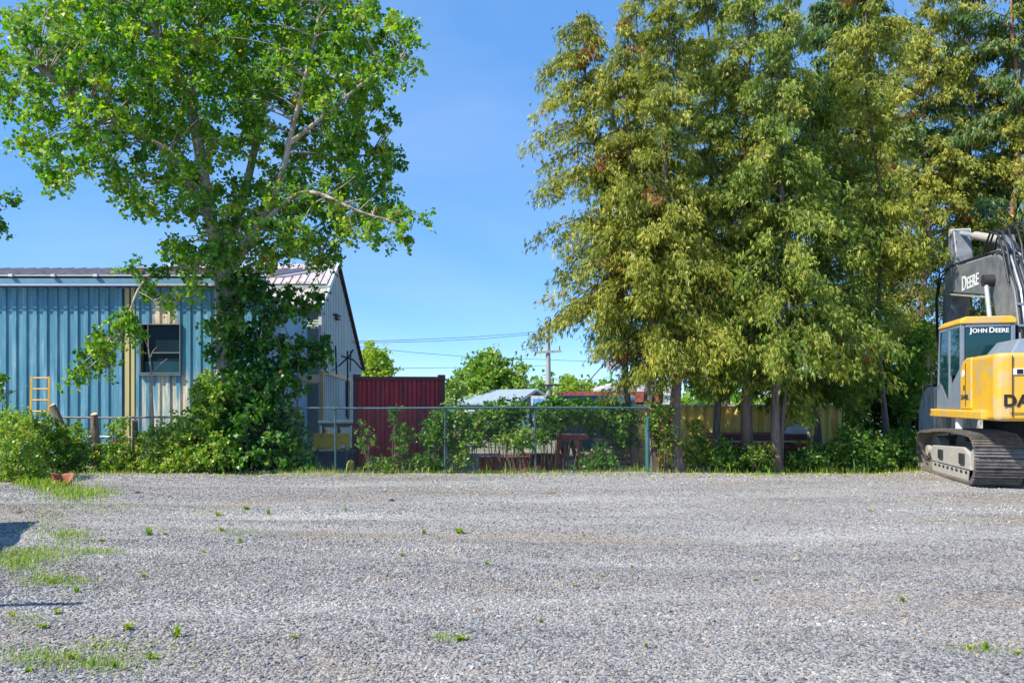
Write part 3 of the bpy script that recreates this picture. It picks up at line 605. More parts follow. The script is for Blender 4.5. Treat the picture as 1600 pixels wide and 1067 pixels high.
for i, (a, c, dy) in enumerate((((926, 686), (1004, 693), 0), ((930, 690), (1006, 697), .12), ((924, 697), (1000, 702), .25), ((936, 704), (1008, 708), -.1), ((928, 711), (1002, 716), .1), ((940, 719), (1010, 722), 0))):
    o = MB().tube([at(*a, 19.9 + dy), at((a[0] + c[0]) / 2, (a[1] + c[1]) / 2 + 1, 19.9 + dy), at(*c, 19.9 + dy)], .04, 8).build('wooden_pole', M['pole_wood'], None, origin=at(*a, 19.9 + dy))
    tag(o, ['topmost', 'second from the top', 'third from the top', 'third from the bottom', 'second from the bottom', 'lowest'][i] + ' weathered pole in the rack between trestle and cedar trunks', 'pole', 'poles stacked behind the fence')
rk = thing('pole_rack', 'dark steel rack that carries the stacked poles', 'rack', (gx(965, 20), 20, -.2))
for p in (935, 992): MB().box((gx(p, 20.1), 20.25, .2), (.06, .5, .9)).build('upright', M['black_metal'], rk)
for q in (694, 706, 716, 724): MB().box((gx(963, 20.1), 20.0, gz(q, 20) - .02), (1.0, .06, .04)).build('crossbar', M['black_metal'], rk)

# dark blue van, parked car, sheds, red roofed store far behind
M['van_blue'] = mat('van_dark_blue', (0.025, 0.07, 0.12), (0.03, 0.09, 0.14), .3, coat=.5)
M['tyre'] = mat('tyre', (.02, .02, .02), (.03, .03, .03), .9)
def vehicle(lab, cat, name, X, Y, m, L, H, W, rz, kind):
    t = thing(name, lab, cat, (X, Y, -.2), rz)
    if kind == 'van': pr = [(-L / 2, .35), (L / 2, .35), (L / 2, 1.1), (L * .38, 1.2), (L * .27, H), (-L / 2 + .05, H), (-L / 2, H - .1)]
    else: pr = [(-L / 2, .3), (L / 2, .3), (L / 2, .75), (L * .28, .9), (L * .14, H), (-L * .25, H), (-L * .38, .95), (-L / 2, .85)]
    MB().prism(pr, -W / 2, W / 2, 'xz').build('body', m, t, bevel=.06, seg=3)
    for s_ in (-1, 1):
        if kind == 'van': g = [(L * .13, 1.25), (L * .33, 1.25), (L * .24, H - .15), (L * .13, H - .15)]
        else: g = [(-L * .33, .95), (L * .22, .95), (L * .12, H - .1), (-L * .24, H - .1)]
        MB().prism(g, s_ * (W / 2 + .004), s_ * (W / 2 + .012), 'xz').build('side_window', M['black_glass'], t)
        for q in (-.3, .31):
            c = Vector((L * q, s_ * (W / 2 - .1), .34)); wl = MB().tube([c, c + Vector((0, s_ * .14, 0))], .34, 18).build('wheel', M['tyre'], t)
            MB().tube([c, c + Vector((0, s_ * .155, 0))], .2, 12).build('rim', M['frame_grey'], wl)
    return t
vehicle('dark blue van parked beyond the stacked poles behind the fence', 'van', 'parked_van', gx(940, 27), 27, M['van_blue'], 4.6, 2.0, 1.8, R_(70), 'van')
vehicle('white car far behind the bushes, just right of the red container', 'car', 'parked_car', gx(728, 36), 36, M['white_bits'], 4.2, 1.4, 1.7, R_(60), 'car')

M['shed_grey'] = mat('shed_blue_grey', (.22, .29, .36), (.28, .35, .42), .6)
M['shed_wall'] = mat('shed_wall_blue', (.16, .22, .30), (.2, .27, .35), .7)
def shed(name, lab, X, Y, w, d, he, hr, rz, mw, mr, cat='shed', fascia=True):
    t = thing(name, lab, cat, (X, Y, -.1), rz)
    MB().prism([(-w / 2, 0), (w / 2, 0), (w / 2, he), (0, hr - .05), (-w / 2, he)], 0, d, 'xz').build('wall', mw, t)
    for s_ in (-1, 1):
        MB().prism([(s_ * (w / 2 + .3), he - .3 * (hr - he) / (w / 2)), (0, hr), (0, hr + .1), (s_ * (w / 2 + .3), he + .1 - .3 * (hr - he) / (w / 2))], -.4, d + .3, 'xz').build('roof', mr, t)
        if fascia: MB().bar((s_ * (w / 2 + .3), -.43, he + .05 - .3 * (hr - he) / (w / 2)), (s_ * .02, -.43, hr + .05), .05, .16).build('fascia', M['trim_white'], t)
    f_ = MB().box((w * .1, -.03, he * .55), (.9, .05, .9)).build('window', M['black_glass'], t)
    MB().box((w * .1, -.05, he * .55 - .5), (1.1, .1, .08)).box((w * .1, -.05, he * .55 + .5), (1.1, .1, .08)).build('frame', M['trim_white'], f_)
    MB().box((-w * .25, -.03, he * .42), (.9, .05, he * .8)).build('door', M['trim_white'], t)
    return t
shed('shed', 'low blue grey gabled shed with a pale fascia below the utility pole', gx(831, 47), 47, 3.0, 6, 1.6, 2.3, R_(42), M['shed_wall'], M['shed_grey'])
t = thing('notice_board', 'small pale blue and white sign board at the gable of the blue grey shed', 'sign', (gx(843, 44), 44, -.1))
MB().box(at(843, 626, 44), (.95, .05, .55)).build('panel', M['trim_white'], t)
MB().box(at(843, 627, 44) + Vector((0, -.04, 0)), (.75, .03, .3)).build('print', mat('sign_blue', (.15, .35, .7), (.18, .4, .75), .5), t)
for s_ in (-.35, .35): MB().box((gx(843, 44) + s_, 44.05, .8), (.06, .06, 1.8)).build('post', M['trim_white'], t)
t = thing('store_building', 'low store with a dark red flat fascia left of the leaning cedar trunk', 'building', (gx(950, 55), 55, 0))
X = gx(955, 55)
MB().box((X, 59, .95), (6.6, 8, 1.9)).build('wall', M['shed_wall'], t)
MB().box((X, 54.8, gz(620, 55)), (7.0, .4, .75)).build('fascia', M['rust_red'], t)
MB().box((X, 58.9, gz(612.5, 55)), (7.0, 8.2, .1)).build('roof', M['dark_red'], t)
for q in (-2, 0, 2): MB().box((X + q, 54.96, .9), (1.2, .05, 1.2)).build('window', M['black_glass'], t)
t = thing('white_roof_building', 'far white pitched roof showing above the dark red fascia', 'building', (gx(975, 75), 75, 0))
X = gx(975, 75); MB().prism([(X - 4, 0), (X + 5, 0), (X + 5, 2.1), (X - 4, 2.1)], 75, 85, 'xz').build('wall', M['gable_grey'], t)
MB().prism([(X - 4.3, 2.1), (X - 0.5, 3.35), (X + 5.3, 3.35), (X + 5.3, 2.1)], 74.8, 85, 'xz').build('roof', M['white_bits'], t)

# utility pole and overhead wires
M['pole_grey'] = mat('weathered_utility_pole', (.30, .30, .30), (.42, .42, .42), .8, scale=6, stretch=(3, 3, .3))
YP = 46.0; up = thing('utility_pole', 'weathered grey utility pole with two crossarms above the shed', 'utility pole', (gx(856, YP), YP, 0))
MB().tube([(gx(857, YP), YP, -.3), at(857, 600, YP), at(856, 505, YP)], [.17, .15, .11], 10).build('pole', M['pole_grey'], up)
MB().bar(at(836, 551, YP) + Vector((0, -.15, 0)), at(877, 549, YP) + Vector((0, -.15, 0)), .1, .12).build('crossarm', M['pole_grey'], up)
MB().bar(at(842, 602, YP) + Vector((0, -.2, 0)), at(875, 602, YP) + Vector((0, -.2, 0)), .1, .1).build('crossarm', M['black_metal'], up)
for p in (839, 874):
    MB().tube([at(p, 550, YP) + Vector((0, -.15, 0)), at(p, 541, YP) + Vector((0, -.15, 0))], [.05, .035], 8).build('insulator', M['frame_grey'], up)
MB().tube([at(836, 522, YP), at(836, 528, YP)], .05, 6).build('insulator', M['black_metal'], up)
def wire(lab, pts, Y0, Y1, rad=.011):
    n = len(pts); P = [at(p[0], p[1], Y0 + (Y1 - Y0) * i / (n - 1)) for i, p in enumerate(pts)]
    o = MB().tube(P, rad, 4, cap=False).build('overhead_wire', M['black_metal'], None, origin=P[0]); tag(o, lab, 'wire')
wire('topmost overhead wire running from the gabled building to the top of the utility pole', [(500, 533), (570, 533), (640, 531), (730, 527), (800, 522), (856, 516)], 34, 46)
wire('second overhead wire close under the topmost wire left of the pole', [(500, 536), (600, 535), (680, 533), (760, 529), (856, 520)], 34, 46)
wire('middle overhead wire falling gently toward the utility pole', [(560, 542), (650, 551), (740, 558), (856, 562), (960, 566), (1100, 568)], 40, 52)
wire('lowest overhead wire in the sky above the red container', [(560, 577), (640, 575), (740, 574), (856, 571)], 40, 46)
wire('straight guy wire slanting up to the right into the cedar', [(905, 612), (942, 571), (1010, 500)], 30, 30, .02)
wire('thin wire leaving the pole to the right above the lower crossarm', [(857, 591), (900, 593), (1000, 596)], 46, 50)
wire('lowest thin wire right of the pole at lower crossarm height', [(857, 601), (930, 602), (1000, 602)], 46, 50)

# ------------------------------------------------------------------ chain link fence
M['fence_steel'] = mat('fence_painted_steel', (.035, .085, .10), (.06, .12, .14), .5, scale=6)
M['post_green'] = mat('post_teal', (.03, .14, .16), (.05, .18, .19), .5)
M['wire_mesh'] = mat('mesh_wire', (.16, .2, .22), (.2, .24, .26), .5, metal=.3)
YL = 18.35
def chain_fence(lab, px0, px1, Y, ptop, posts, railmat, rpx=None):
    x0, x1 = gx(px0, Y), gx(px1, Y); zt = gz(ptop, Y); zb = -.02
    t = thing('chain_link_fence', lab, 'fence', ((x0 + x1) / 2, Y, 0))
    MB().tube([(x0, Y, zt), ((x0 * 2 + x1) / 3, Y, zt - .012), ((x0 + 2 * x1) / 3, Y, zt + .008), (x1, Y, zt)], .024, 8).build('top_rail', railmat, t)
    for p, w, q, mm in posts:
        MB().tube([(gx(p, Y), Y + .03, -.15), (gx(p, Y) + random.uniform(-.02, .02), Y + .03, zt + q)], w, 10).build('post', mm, t)
    hgt = zt - zb; st = .085; b = MB(); x = x0 - hgt; r = .0010
    while x < x1:
        for s_, dy in ((1, 0), (-1, .004)):
            a0, a1 = (x, x + hgt) if s_ > 0 else (x + hgt, x)
            za, zc = zb, zt
            def cl(xa, zz, xb, zw):
                if xa < x0: zz += (x0 - xa) / (xb - xa) * (zw - zz); xa = x0
                if xa > x1: zz += (x1 - xa) / (xb - xa) * (zw - zz); xa = x1
                return xa, zz
            p_ = cl(a0, za, a1, zc); q_ = cl(a1, zc, a0, za)
            if abs(p_[0] - q_[0]) > .01: b.tube([(p_[0], Y + dy - .03, p_[1]), (q_[0], Y + dy - .03, q_[1])], r, 3, cap=False)
        x += st
    tag(b.build('mesh', M['wire_mesh'], t), kind='stuff')
    MB().tube([(x0, Y - .03, zb + .05), (x1, Y - .03, zb + .05)], .004, 4).build('tension_wire', M['wire_mesh'], t)
    return t
chain_fence('taller chain link fence with blue grey top rail between the poplar and the cedars', 380, 1013, YL, 637,
            [(385, .03, .02, M['fence_steel']), (524, .026, .03, M['fence_steel']), (695, .026, .03, M['fence_steel']), (837, .026, .03, M['fence_steel']), (1012, .048, -.22, M['post_green'])], M['fence_steel'])
M['old_rail'] = mat('old_rail', (.16, .13, .12), (.28, .26, .26), .7, scale=8)
chain_fence('older low chain link fence with a thin brown rail in front of the blue building', 92, 318, 18.75, 652, [(105, .028, .02, M['old_rail']), (315, .028, .02, M['old_rail'])], M['old_rail'])
o = MB().tube([at(104, 683, 18.7), at(150, 682, 18.7), at(207, 683.5, 18.7)], .028, 6).build('rail_pipe', M['white_bits'], None, origin=at(104, 683, 18.7)); tag(o, 'pale pipe tied across the low fence between the cut logs', 'pipe')

# ladder, log stumps, dead stem, clay lump
M['ladder_yellow'] = mat('ladder_yellow', (.80, .48, .05), (.68, .36, .03), .5)
ld = thing('ladder', 'yellow ladder leaning against the blue wall at the far left', 'ladder', (gx(62, 19.4), 19.4, 0))
a0, a1 = at(46, 735, 19.0), at(49, 589, 19.8); c0, c1 = at(74, 735, 19.0), at(76.5, 589, 19.8)
for a, c in ((a0, a1), (c0, c1)): MB().bar(a, c, .045, .07).build('rail', M['ladder_yellow'], ld)
for k in range(9):
    t_ = (735 - (590.5 + 17.8 * k)) / 146; MB().tube([a0.lerp(a1, t_), c0.lerp(c1, t_)], .018, 8).build('rung', M['ladder_yellow'], ld)
def log_(lab, pts, Y, r0, r1):
    P = [at(p, q, Y) for p, q in pts]; t = thing('cut_log', lab, 'log', P[0])
    n = len(P); MB().tube(P, [r0 + (r1 - r0) * i / (n - 1) for i in range(n)], 14, jit=.07).build('trunk', M['bark'], t)
    d = (P[-1] - P[-2]).normalized() + Vector((0, -.5, 0)); MB().tube([P[-1] - d * .005, P[-1] + d * .02], r1 * .93, 14, smooth=False).build('cut_end', M['cut_wood'], t)
log_('upright cut log with a pale sawn top, left of the two by the old fence', [(152, 728), (149, 690), (147, 648)], 18.4, .10, .075)
log_('shorter upright cut log, right of the two by the old fence', [(213, 728), (212, 690), (211, 658)], 18.45, .085, .062)
log_('dark leaning cut log with an orange sawn end beside the yellow ladder', [(100, 700), (96, 668), (90, 652), (82, 634)], 18.5, .12, .075)
t = thing('rusty_drum', 'rusty brown drum lying low behind the pale pipe', 'drum', at(181, 700, 19.1))
MB().tube([at(172, 697, 19.1), at(192, 695, 19.4)], .14, 16).build('body', M['rust_red'], t)
MB().tube([at(172, 697, 19.1) + Vector((-.01, 0, 0)), at(173.5, 697, 19.1)], .15, 16).build('rim', M['dead_wood'], t)
ds = thing('dead_sapling', 'thin bare dead sapling standing in front of the dark window', 'sapling', at(240, 715, 18.5))
MB().tube([at(240, 720, 18.5), at(238, 640, 18.5), at(236, 580, 18.5), at(232, 545, 18.5), at(231, 508, 18.5)], [.035, .03, .022, .014, .006], 6, jit=.15).build('trunk', M['dead_wood'], ds)
b = MB()
for (p, q, u, v) in ((236, 585, 262, 560), (232, 545, 221, 522), (238, 620, 228, 596), (234, 560, 246, 541)): b.tube([at(p, q, 18.5), at((p + u) / 2, (q + v) / 2 - 3, 18.4), at(u, v, 18.3)], [.012, .008, .004], 4)
b.build('twig', M['dead_wood'], ds)
M['clay'] = mat('orange_clay', (.36, .13, .08), (.28, .09, .05), .85, scale=8, bump=.6)
cl = thing('clay_pot', 'broken orange clay pot lying in the grass at the left verge', 'pot', at(97, 762, 15.6))
P = at(97, 752, 15.4); b = MB()
prof_ = [(.02, -.11), (.11, -.11), (.14, 0), (.18, .1), (.20, .11), (.17, .08), (.12, -.02), (.09, -.08), (.0, -.085)]
n = 16; vs = []; 
q = Matrix.Rotation(R_(18), 3, 'Y') @ Matrix.Rotation(R_(18), 3, 'X')
for i, (r, z) in enumerate(prof_):
    for j in range(n):
        a = 2 * math.pi * j / n; k = 1 + .12 * math.sin(3 * a + i); vs.append(P + q @ Vector((r * k * math.cos(a), r * k * math.sin(a), z + (.05 * math.sin(2 * a) if z > .06 else 0))))
b.add(vs, [(i * n + j, i * n + (j + 1) % n, (i + 1) * n + (j + 1) % n, (i + 1) * n + j) for i in range(len(prof_) - 1) for j in range(n)], True); b.build('pot_body', M['clay'], cl)
MB().box(P + Vector((-.2, .05, -.13)), (.14, .1, .05), .6).build('shard', M['clay'], cl)

# things just outside the left of the frame that throw the shadows seen at its edge
M['skip'] = mat('skip_grey_steel', (.2, .22, .24), (.28, .3, .3), .5)
sp_ = thing('skip', 'grey steel skip outside the left edge whose shadow falls on the verge', 'skip', (-7.76, 8.82, 0), R_(23.6))
b = MB()
for sx in (-.75, .75): b.box((sx, 0, .72), (.05, 2.9, 1.2))
for sy in (-1.42, 1.42): b.box((0, sy, .72), (1.44, .05, 1.2))
b.box((0, 0, .1), (1.44, 2.78, .05)); b.build('body', M['skip'], sp_)
b = MB()
for k in range(5): b.box((.8, -1.2 + k * .6, .65), (.05, .08, 1.0)); b.box((-.8, -1.2 + k * .6, .65), (.05, .08, 1.0))
b.build('rib', M['skip'], sp_)
gp = thing('guard_post', 'slim steel post outside the left edge of the yard', 'post', (-4.72, 6.42, 0))
MB().tube([(-4.72, 6.42, -.1), (-4.70, 5.84, 1.4)], .035, 8).build('pipe', M['fence_steel'], gp)
MB().tube([(-4.70, 5.84, 1.4), (-4.70, 5.83, 1.43)], .045, 8).build('cap', M['fence_steel'], gp)

# ------------------------------------------------------------------ excavator (parts in its own frame: x right, y forward, z up)
M['ex_yellow'] = mat('excavator_yellow', (.80, .46, .03), (.70, .37, .03), .5, scale=1.5, coat=.3, c3=(.55, .40, .18), c3amt=.55, c3scale=3)
M['ex_grey'] = mat('excavator_hood_grey', (.16, .20, .26), (.20, .25, .31), .5, scale=3)
M['ex_black'] = mat('excavator_black_paint', (.11, .125, .145), (.21, .225, .245), .42, scale=4, c3=(.2, .2, .19), c3amt=.35, c3scale=4)
M['ex_dust'] = mat('dusty_steel', (.42, .41, .39), (.30, .30, .30), .8, scale=5, bump=.3, c3=(.5, .44, .34), c3amt=.4, c3scale=5)
M['ex_shoe'] = mat('track_shoe_steel', (.13, .115, .105), (.26, .24, .22), .5, metal=.35, scale=9, c3=(.36, .28, .2), c3amt=.3, c3scale=6)
M['ex_dark'] = mat('machine_dark', (.02, .022, .028), (.03, .03, .035), .7)
M['rubber'] = mat('hose_rubber', (.02, .02, .024), (.035, .035, .04), .5)
M['chrome'] = mat('cylinder_rod', (.62, .70, .76), (.55, .62, .68), .3, metal=.5)
M['bucket'] = mat('worn_bucket_steel', (.58, .58, .58), (.70, .69, .67), .6, scale=2, stretch=(2, 2, .5), c3=(.26, .2, .15), c3amt=.3, c3scale=3)
M['glass'] = glass_mat('cab_glass', (.01, .06, .07), .72)
M['decal'] = mat('decal_white', (.8, .82, .84), (.74, .77, .8), .5)
M['decal_black'] = mat('decal_black', (.012, .01, .01), (.02, .015, .015), .5)
ex = thing('excavator', 'yellow and black tracked excavator with its boom folded at the right edge of the yard', 'excavator', (10.66, 16.78, 0), R_(-13))
# track path
def track_path():
    P = [Vector((-1.6 + 3.25 * i / 20, .05)) for i in range(20)]
    P += [Vector((1.65 + .43 * math.cos(a), .48 + .43 * math.sin(a))) for a in [R_(-90 + 180 * i / 16) for i in range(17)]]
    P += [Vector((1.2, .92)), Vector((.6, .975)), Vector((0, 1.0)), Vector((-.6, 1.0)), Vector((-1.1, .985))]
    P += [Vector((-1.6 + .455 * math.cos(a), .505 + .455 * math.sin(a))) for a in [R_(90 + 180 * i / 16) for i in range(17)]]
    return P
TP = track_path(); TL = [(TP[(i + 1) % len(TP)] - TP[i]).length for i in range(len(TP))]; tot = sum(TL); NS = round(tot / .19)
def on_path(s):
    s %= tot
    for i, l in enumerate(TL):
        if s <= l and l > 1e-6: a = TP[i]; c = TP[(i + 1) % len(TP)]; return a.lerp(c, s / l), (c - a).normalized()
        s -= l
    return TP[0], Vector((1, 0))
sb = MB(); sb.box((0, 0, 0), (.86, .172, .03))
for q, h_ in ((-.06, .03), (0, .03), (.062, .036)): sb.box((0, q, -.0155 - h_ / 2), (.856, .014, h_))
for q in (-.09, .09): sb.box((q, .02, .024), (.05, .15, .016)); 
shoe = sb.mesh('shoe', M['ex_shoe'])
for sx in (-1, 1):
    xc = sx * 1.07
    ch = MB()
    for k in range(NS):
        p, d = on_path(k * tot / NS); nrm = Vector((-d.y, d.x))
        p2, _ = on_path((k + 1) * tot / NS); a = p + nrm * .05; c = p2 + nrm * .05
        for o_ in (-.09, .09): ch.bar((xc + o_, a.x, a.y), (xc + o_, c.x, c.y), .035, .075)
    tk = ch.build('track', M['ex_dust'], ex)
    for k in range(NS):
        p, d = on_path((k + .5) * tot / NS)
        link_mesh('shoe', shoe, (xc, p.x, p.y), tk, rot=(math.atan2(d.y, d.x), 0, 0))
    b = MB(); b.prism([(-1.35, .26), (1.3, .26), (1.45, .42), (1.3, .62), (-.9, .70), (-1.3, .55)], xc - sx * .12, xc + sx * .28, 'yz'); fr_ = b.build('track_frame', M['ex_dust'], ex, bevel=.02)
    b = MB(); b.prism([(-1.25, .06), (1.2, .06), (1.25, .25), (-1.3, .25)], xc + sx * .285, xc + sx * .30, 'yz'); b.build('roller_guard', M['ex_dust'], fr_)
    b = MB(); [b.box((xc + sx * .305, -1.15 + k * .3, .21), (.012, .12, .05)) for k in range(8)]; b.build('guard_slot', M['ex_dark'], fr_)
    b = MB(); b.box((xc + sx * .29, -.85, .46), (.05, .3, .22)); b.box((xc + sx * .29, .6, .46), (.05, .3, .2)); b.build('step_bracket', M['ex_dark'], fr_, bevel=.01)
    b = MB(); c = Vector((xc, -1.6, .505)); b.tube([c - Vector((.13, 0, 0)), c + Vector((.13, 0, 0))], .36, 22, smooth=False); b.tube([c - Vector((.3, 0, 0)), c + Vector((.3, 0, 0))], .2, 16)
    b.build('sprocket', M['ex_dust'], ex)
    b = MB(); c = Vector((xc, 1.65, .48)); b.tube([c - Vector((.1, 0, 0)), c + Vector((.1, 0, 0))], .33, 22); b.tube([c - Vector((.3, 0, 0)), c + Vector((.3, 0, 0))], .12, 16)
    b.build('idler', M['ex_dust'], ex)
    for k in range(7):
        c = Vector((xc, -1.15 + k * .38, .19)); MB().tube([c - Vector((.16, 0, 0)), c + Vector((.16, 0, 0))], .1, 12).build('roller', M['ex_dark'], ex)
    for q in (-.5, .6):
        c = Vector((xc, q, .86)); MB().tube([c - Vector((.12, 0, 0)), c + Vector((.12, 0, 0))], .065, 12).build('carrier_roller', M['ex_dark'], ex)
MB().prism([(-.75, .42), (.75, .42), (.6, .9), (-.6, .9)], -1.05, 1.05, 'yz').build('undercarriage', M['ex_black'], ex, bevel=.03)
MB().tube([(0, 0, .9), (0, 0, 1.26)], .68, 32, smooth=False).build('turntable', M['ex_dark'], ex)
MB().box((0, -.15, 1.36), (2.5, 2.7, .17)).build('deck', M['ex_dark'], ex, bevel=.02)
b = MB(); b.prism([(-1.46, 1.29), (-1.22, 1.29), (-1.22, 1.46), (-1.44, 1.46), (-1.46, 1.42)], -2.3, 1.08, 'xz'); b.build('side_skirt', M['ex_yellow'], ex, bevel=.015)
MB().box((-1.34, -.6, 1.17), (.1, .14, .22)).build('skirt_step', M['decal'], ex)
MB().box((-1.2, .75, 1.18), (.14, .22, .3)).build('cab_foot', M['ex_dust'], ex, bevel=.02)
L1 = [(-1.37, -1.45), (-1.37, -2.44), (-1.345, -2.58), (-1.28, -2.68), (-1.17, -2.745), (-.95, -2.78), (0, -2.82)]
L1 = [(-1.37, -1.45), (-1.37, -2.62), (-1.345, -2.72), (-1.28, -2.775), (-1.17, -2.80), (0, -2.82)]
plan = L1 + [(-x, y) for x, y in reversed(L1[:-1])]
cw = MB().prism(plan, 1.27, 2.5, 'xy').build('counterweight', M['ex_yellow'], ex, bevel=.10, seg=4)
[MB().box((xx, -2.826, 1.9), (.012, .012, 1.1)).build('panel_seam', M['ex_dark'], cw) for xx in (-1.12, .2)]; MB().box((0, -2.822, 1.42), (2.3, .012, .012)).build('panel_seam', M['ex_dark'], cw)
MB().box((.3, -2.825, 1.95), (2.0, .03, .07)).build('grille_slot', M['ex_dark'], cw)
sp2 = MB().prism([(-.79, 1.47), (-1.44, 1.47), (-1.44, 2.49), (-1.15, 2.49), (-.92, 2.42), (-.79, 2.25)], -1.375, -.3, 'yz').build('side_panel', M['ex_yellow'], ex, bevel=.03, seg=3)
MB().box((-1.38, -1.13, 1.95), (.012, .012, .86)).build('panel_seam', M['ex_dark'], sp2)
MB().prism([(-1.44, 1.47), (.75, 1.47), (.9, 2.2), (.3, 2.46), (-1.44, 2.46)], .5, 1.36, 'yz').build('side_panel', M['ex_yellow'], ex, bevel=.03)
b = MB(); lo = [(-.99, -2.35), (1.2, -2.35), (1.2, -.95), (-.99, -.95)]; hi = [(-.80, -2.2), (1.05, -2.2), (1.05, -1.08), (-.80, -1.08)]
b.add([(x, y, 2.5) for x, y in lo] + [(x, y, 2.79) for x, y in hi], [(0, 1, 5, 4), (1, 2, 6, 5), (2, 3, 7, 6), (3, 0, 4, 7), (4, 5, 6, 7), (3, 2, 1, 0)]); b.build('engine_hood', M['ex_grey'], ex, bevel=.03, seg=3)
MB().box((.1, -1.2, 2.0), (1.0, .9, 1.0)).build('engine_bay', M['ex_dark'], ex)
MB().tube([(.9, -1.5, 2.7), (.9, -1.5, 3.05), (.9, -1.56, 3.15)], .06, 12).build('exhaust_pipe', M['ex_dark'], ex)
# cab
X0, X1, Y0, Y1_, Z0, Z1 = -1.36, -.36, -.77, .82, 1.46, 3.2
b = MB()
for x in (X0 + .035, X1 - .035): b.box((x, Y0 + .035, (Z0 + Z1) / 2), (.08, .08, Z1 - Z0))
for x in (X0 + .035, X1 - .035): b.bar((x, Y1_ + .06, Z0), (x, Y1_ - .12, Z1), .07, .07)
b.box((X0 + .03, .02, (Z0 + Z1) / 2), (.06, .1, Z1 - Z0 - .01))
for y in (Y0 + .03, Y1_ - .12): b.box(((X0 + X1) / 2, y, Z1 - .03), (X1 - X0 - .16, .08, .08))
b.box((X0 + .03, (Y0 + Y1_) / 2 - .05, Z1 - .035), (.06, Y1_ - Y0 - .2, .075)); b.box((X1 - .03, (Y0 + Y1_) / 2 - .05, Z1 - .035), (.06, Y1_ - Y0 - .2, .075))
cabf = b.build('cab_frame', M['ex_grey'], ex, bevel=.015)
MB().box(((X0 + X1) / 2, Y0 + .02, 1.92), (X1 - X0 - .16, .05, .9)).build('rear_panel', M['ex_dark'], cabf)
MB().prism([(.08, 1.47), (.83, 1.47), (.80, 2.02), (.55, 1.98), (.08, 1.62)], X0 + .0, X0 + .05, 'yz').build('door_panel', M['ex_grey'], cabf)
MB().prism([(-.7, 1.47), (-.05, 1.47), (-.05, 1.9), (-.7, 2.3)], X0 + .0, X0 + .05, 'yz').build('door_panel', M['ex_grey'], cabf)
MB().box(((X0 + X1) / 2, Y0 + .015, 2.78), (X1 - X0 - .17, .012, .78)).build('rear_window', M['glass'], ex)
MB().box((X0 + .015, -.37, 2.66), (.012, .63, .98)).build('side_window', M['glass'], ex)
MB().box((X0 + .015, .40, 2.4), (.012, .64, 1.46)).build('side_window', M['glass'], ex)
MB().box((X1 - .015, 0, 2.6), (.012, 1.4, 1.1)).build('side_window', M['glass'], ex)
MB().prism([(Y1_ + .0, Z0), (Y1_ + .012, Z0), (Y1_ - .15, Z1 - .05), (Y1_ - .162, Z1 - .05)], X0 + .08, X1 - .08, 'yz').build('windscreen', M['glass'], ex)
b = MB(); b.box(((X0 + X1) / 2, -.3, 2.0), (.5, .5, .14)); b.box(((X0 + X1) / 2, -.52, 2.4), (.46, .12, .75)); b.box(((X0 + X1) / 2, -.52, 2.86), (.26, .1, .18)); b.build('seat', M['ex_dark'], ex, bevel=.04)
rf = MB().prism([(X0 - .02, 3.2), (X1 + .02, 3.2), (X1 + .02, 3.29), (X1 - .06, 3.35), (X0 + .1, 3.35), (X0 - .02, 3.27)], Y0 - .04, Y1_ - .1, 'xz').build('cab_roof', M['ex_yellow'], ex, bevel=.025, seg=3)
b = MB(); b.tube([(X0 - .08, .86, 1.46), (X0 - .1, .92, 2.3), (X0 - .02, .86, 2.32)], .014, 6); b.tube([(X0 - .1, .92, 2.0), (X0 - .26, 1.0, 2.0), (X0 - .26, 1.0, 1.5)], .014, 6); b.build('handrail', M['ex_dark'], ex)
MB().box((X0 - .16, .92, 2.5), (.03, .16, .26)).build('mirror', M['ex_dark'], ex, bevel=.01)
# boom, stick, cylinders
back = [(-.45, 1.85), (-.72, 2.9), (-.42, 3.9), (.1, 4.58), (.5, 4.8), (1.3, 4.88), (4.0, 5.05)]
bp_ = [(.35, 1.75), (0, 1.7)] + back + [(4.32, 4.82), (4.15, 4.5), (3.9, 4.42), (.95, 3.98), (.6, 3.5), (.42, 2.6)]
bo = MB().prism(bp_, -.27, .27, 'yz').build('boom', M['ex_black'], ex, bevel=.03, seg=2)
for sx in (-1, 1):
    MB().bar((sx * .285, .95, 3.93), (sx * .285, 3.9, 4.38), .035, .035).build('boom_edge', M['ex_dust'], bo)
    a = Vector((sx * .43, .7, 4.27)); c = Vector((sx * .43, .02, 1.9)); mdl = a.lerp(c, .55)
    cy = MB().tube([c, mdl], .085, 14).build('boom_cylinder', M['ex_black'], ex); MB().tube([mdl, a], .05, 12).build('rod', M['chrome'], cy)
    MB().tube([a - Vector((sx * .18, 0, 0)), a + Vector((sx * .06, 0, 0))], [.13, .13], 16).build('pin_boss', M['ex_dark'], cy)
st = MB().prism([(3.82, 6.02), (4.12, 6.02), (4.5, 5.1), (4.68, 4.6), (4.78, 3.5), (4.95, 2.1), (4.62, 2.0), (4.3, 3.3), (3.85, 4.2), (3.5, 4.75), (3.58, 5.3)], -.2, .2, 'yz').build('stick', M['ex_black'], ex, bevel=.03)
MB().prism([(3.9, 5.75), (4.05, 5.75), (4.1, 5.0), (3.8, 5.0)], -.215, -.2, 'yz').build('wear_plate', M['ex_grey'], st)
a, c = Vector((0, 3.98, 5.97)), Vector((0, .75, 5.12)); mdl = a.lerp(c, .38)
cy = MB().tube([c, mdl], .10, 14).build('stick_cylinder', M['ex_dust'], ex); MB().tube([mdl, a], .055, 12).build('rod', M['chrome'], cy)
MB().tube([a - Vector((.24, 0, 0)), a + Vector((.24, 0, 0))], .1, 14).build('pin_boss', M['ex_dust'], cy)
MB().prism([(.4, 4.8), (1.1, 4.86), (.85, 5.25), (.65, 5.25)], -.12, .12, 'yz').build('cylinder_bracket', M['ex_black'], bo, bevel=.02)
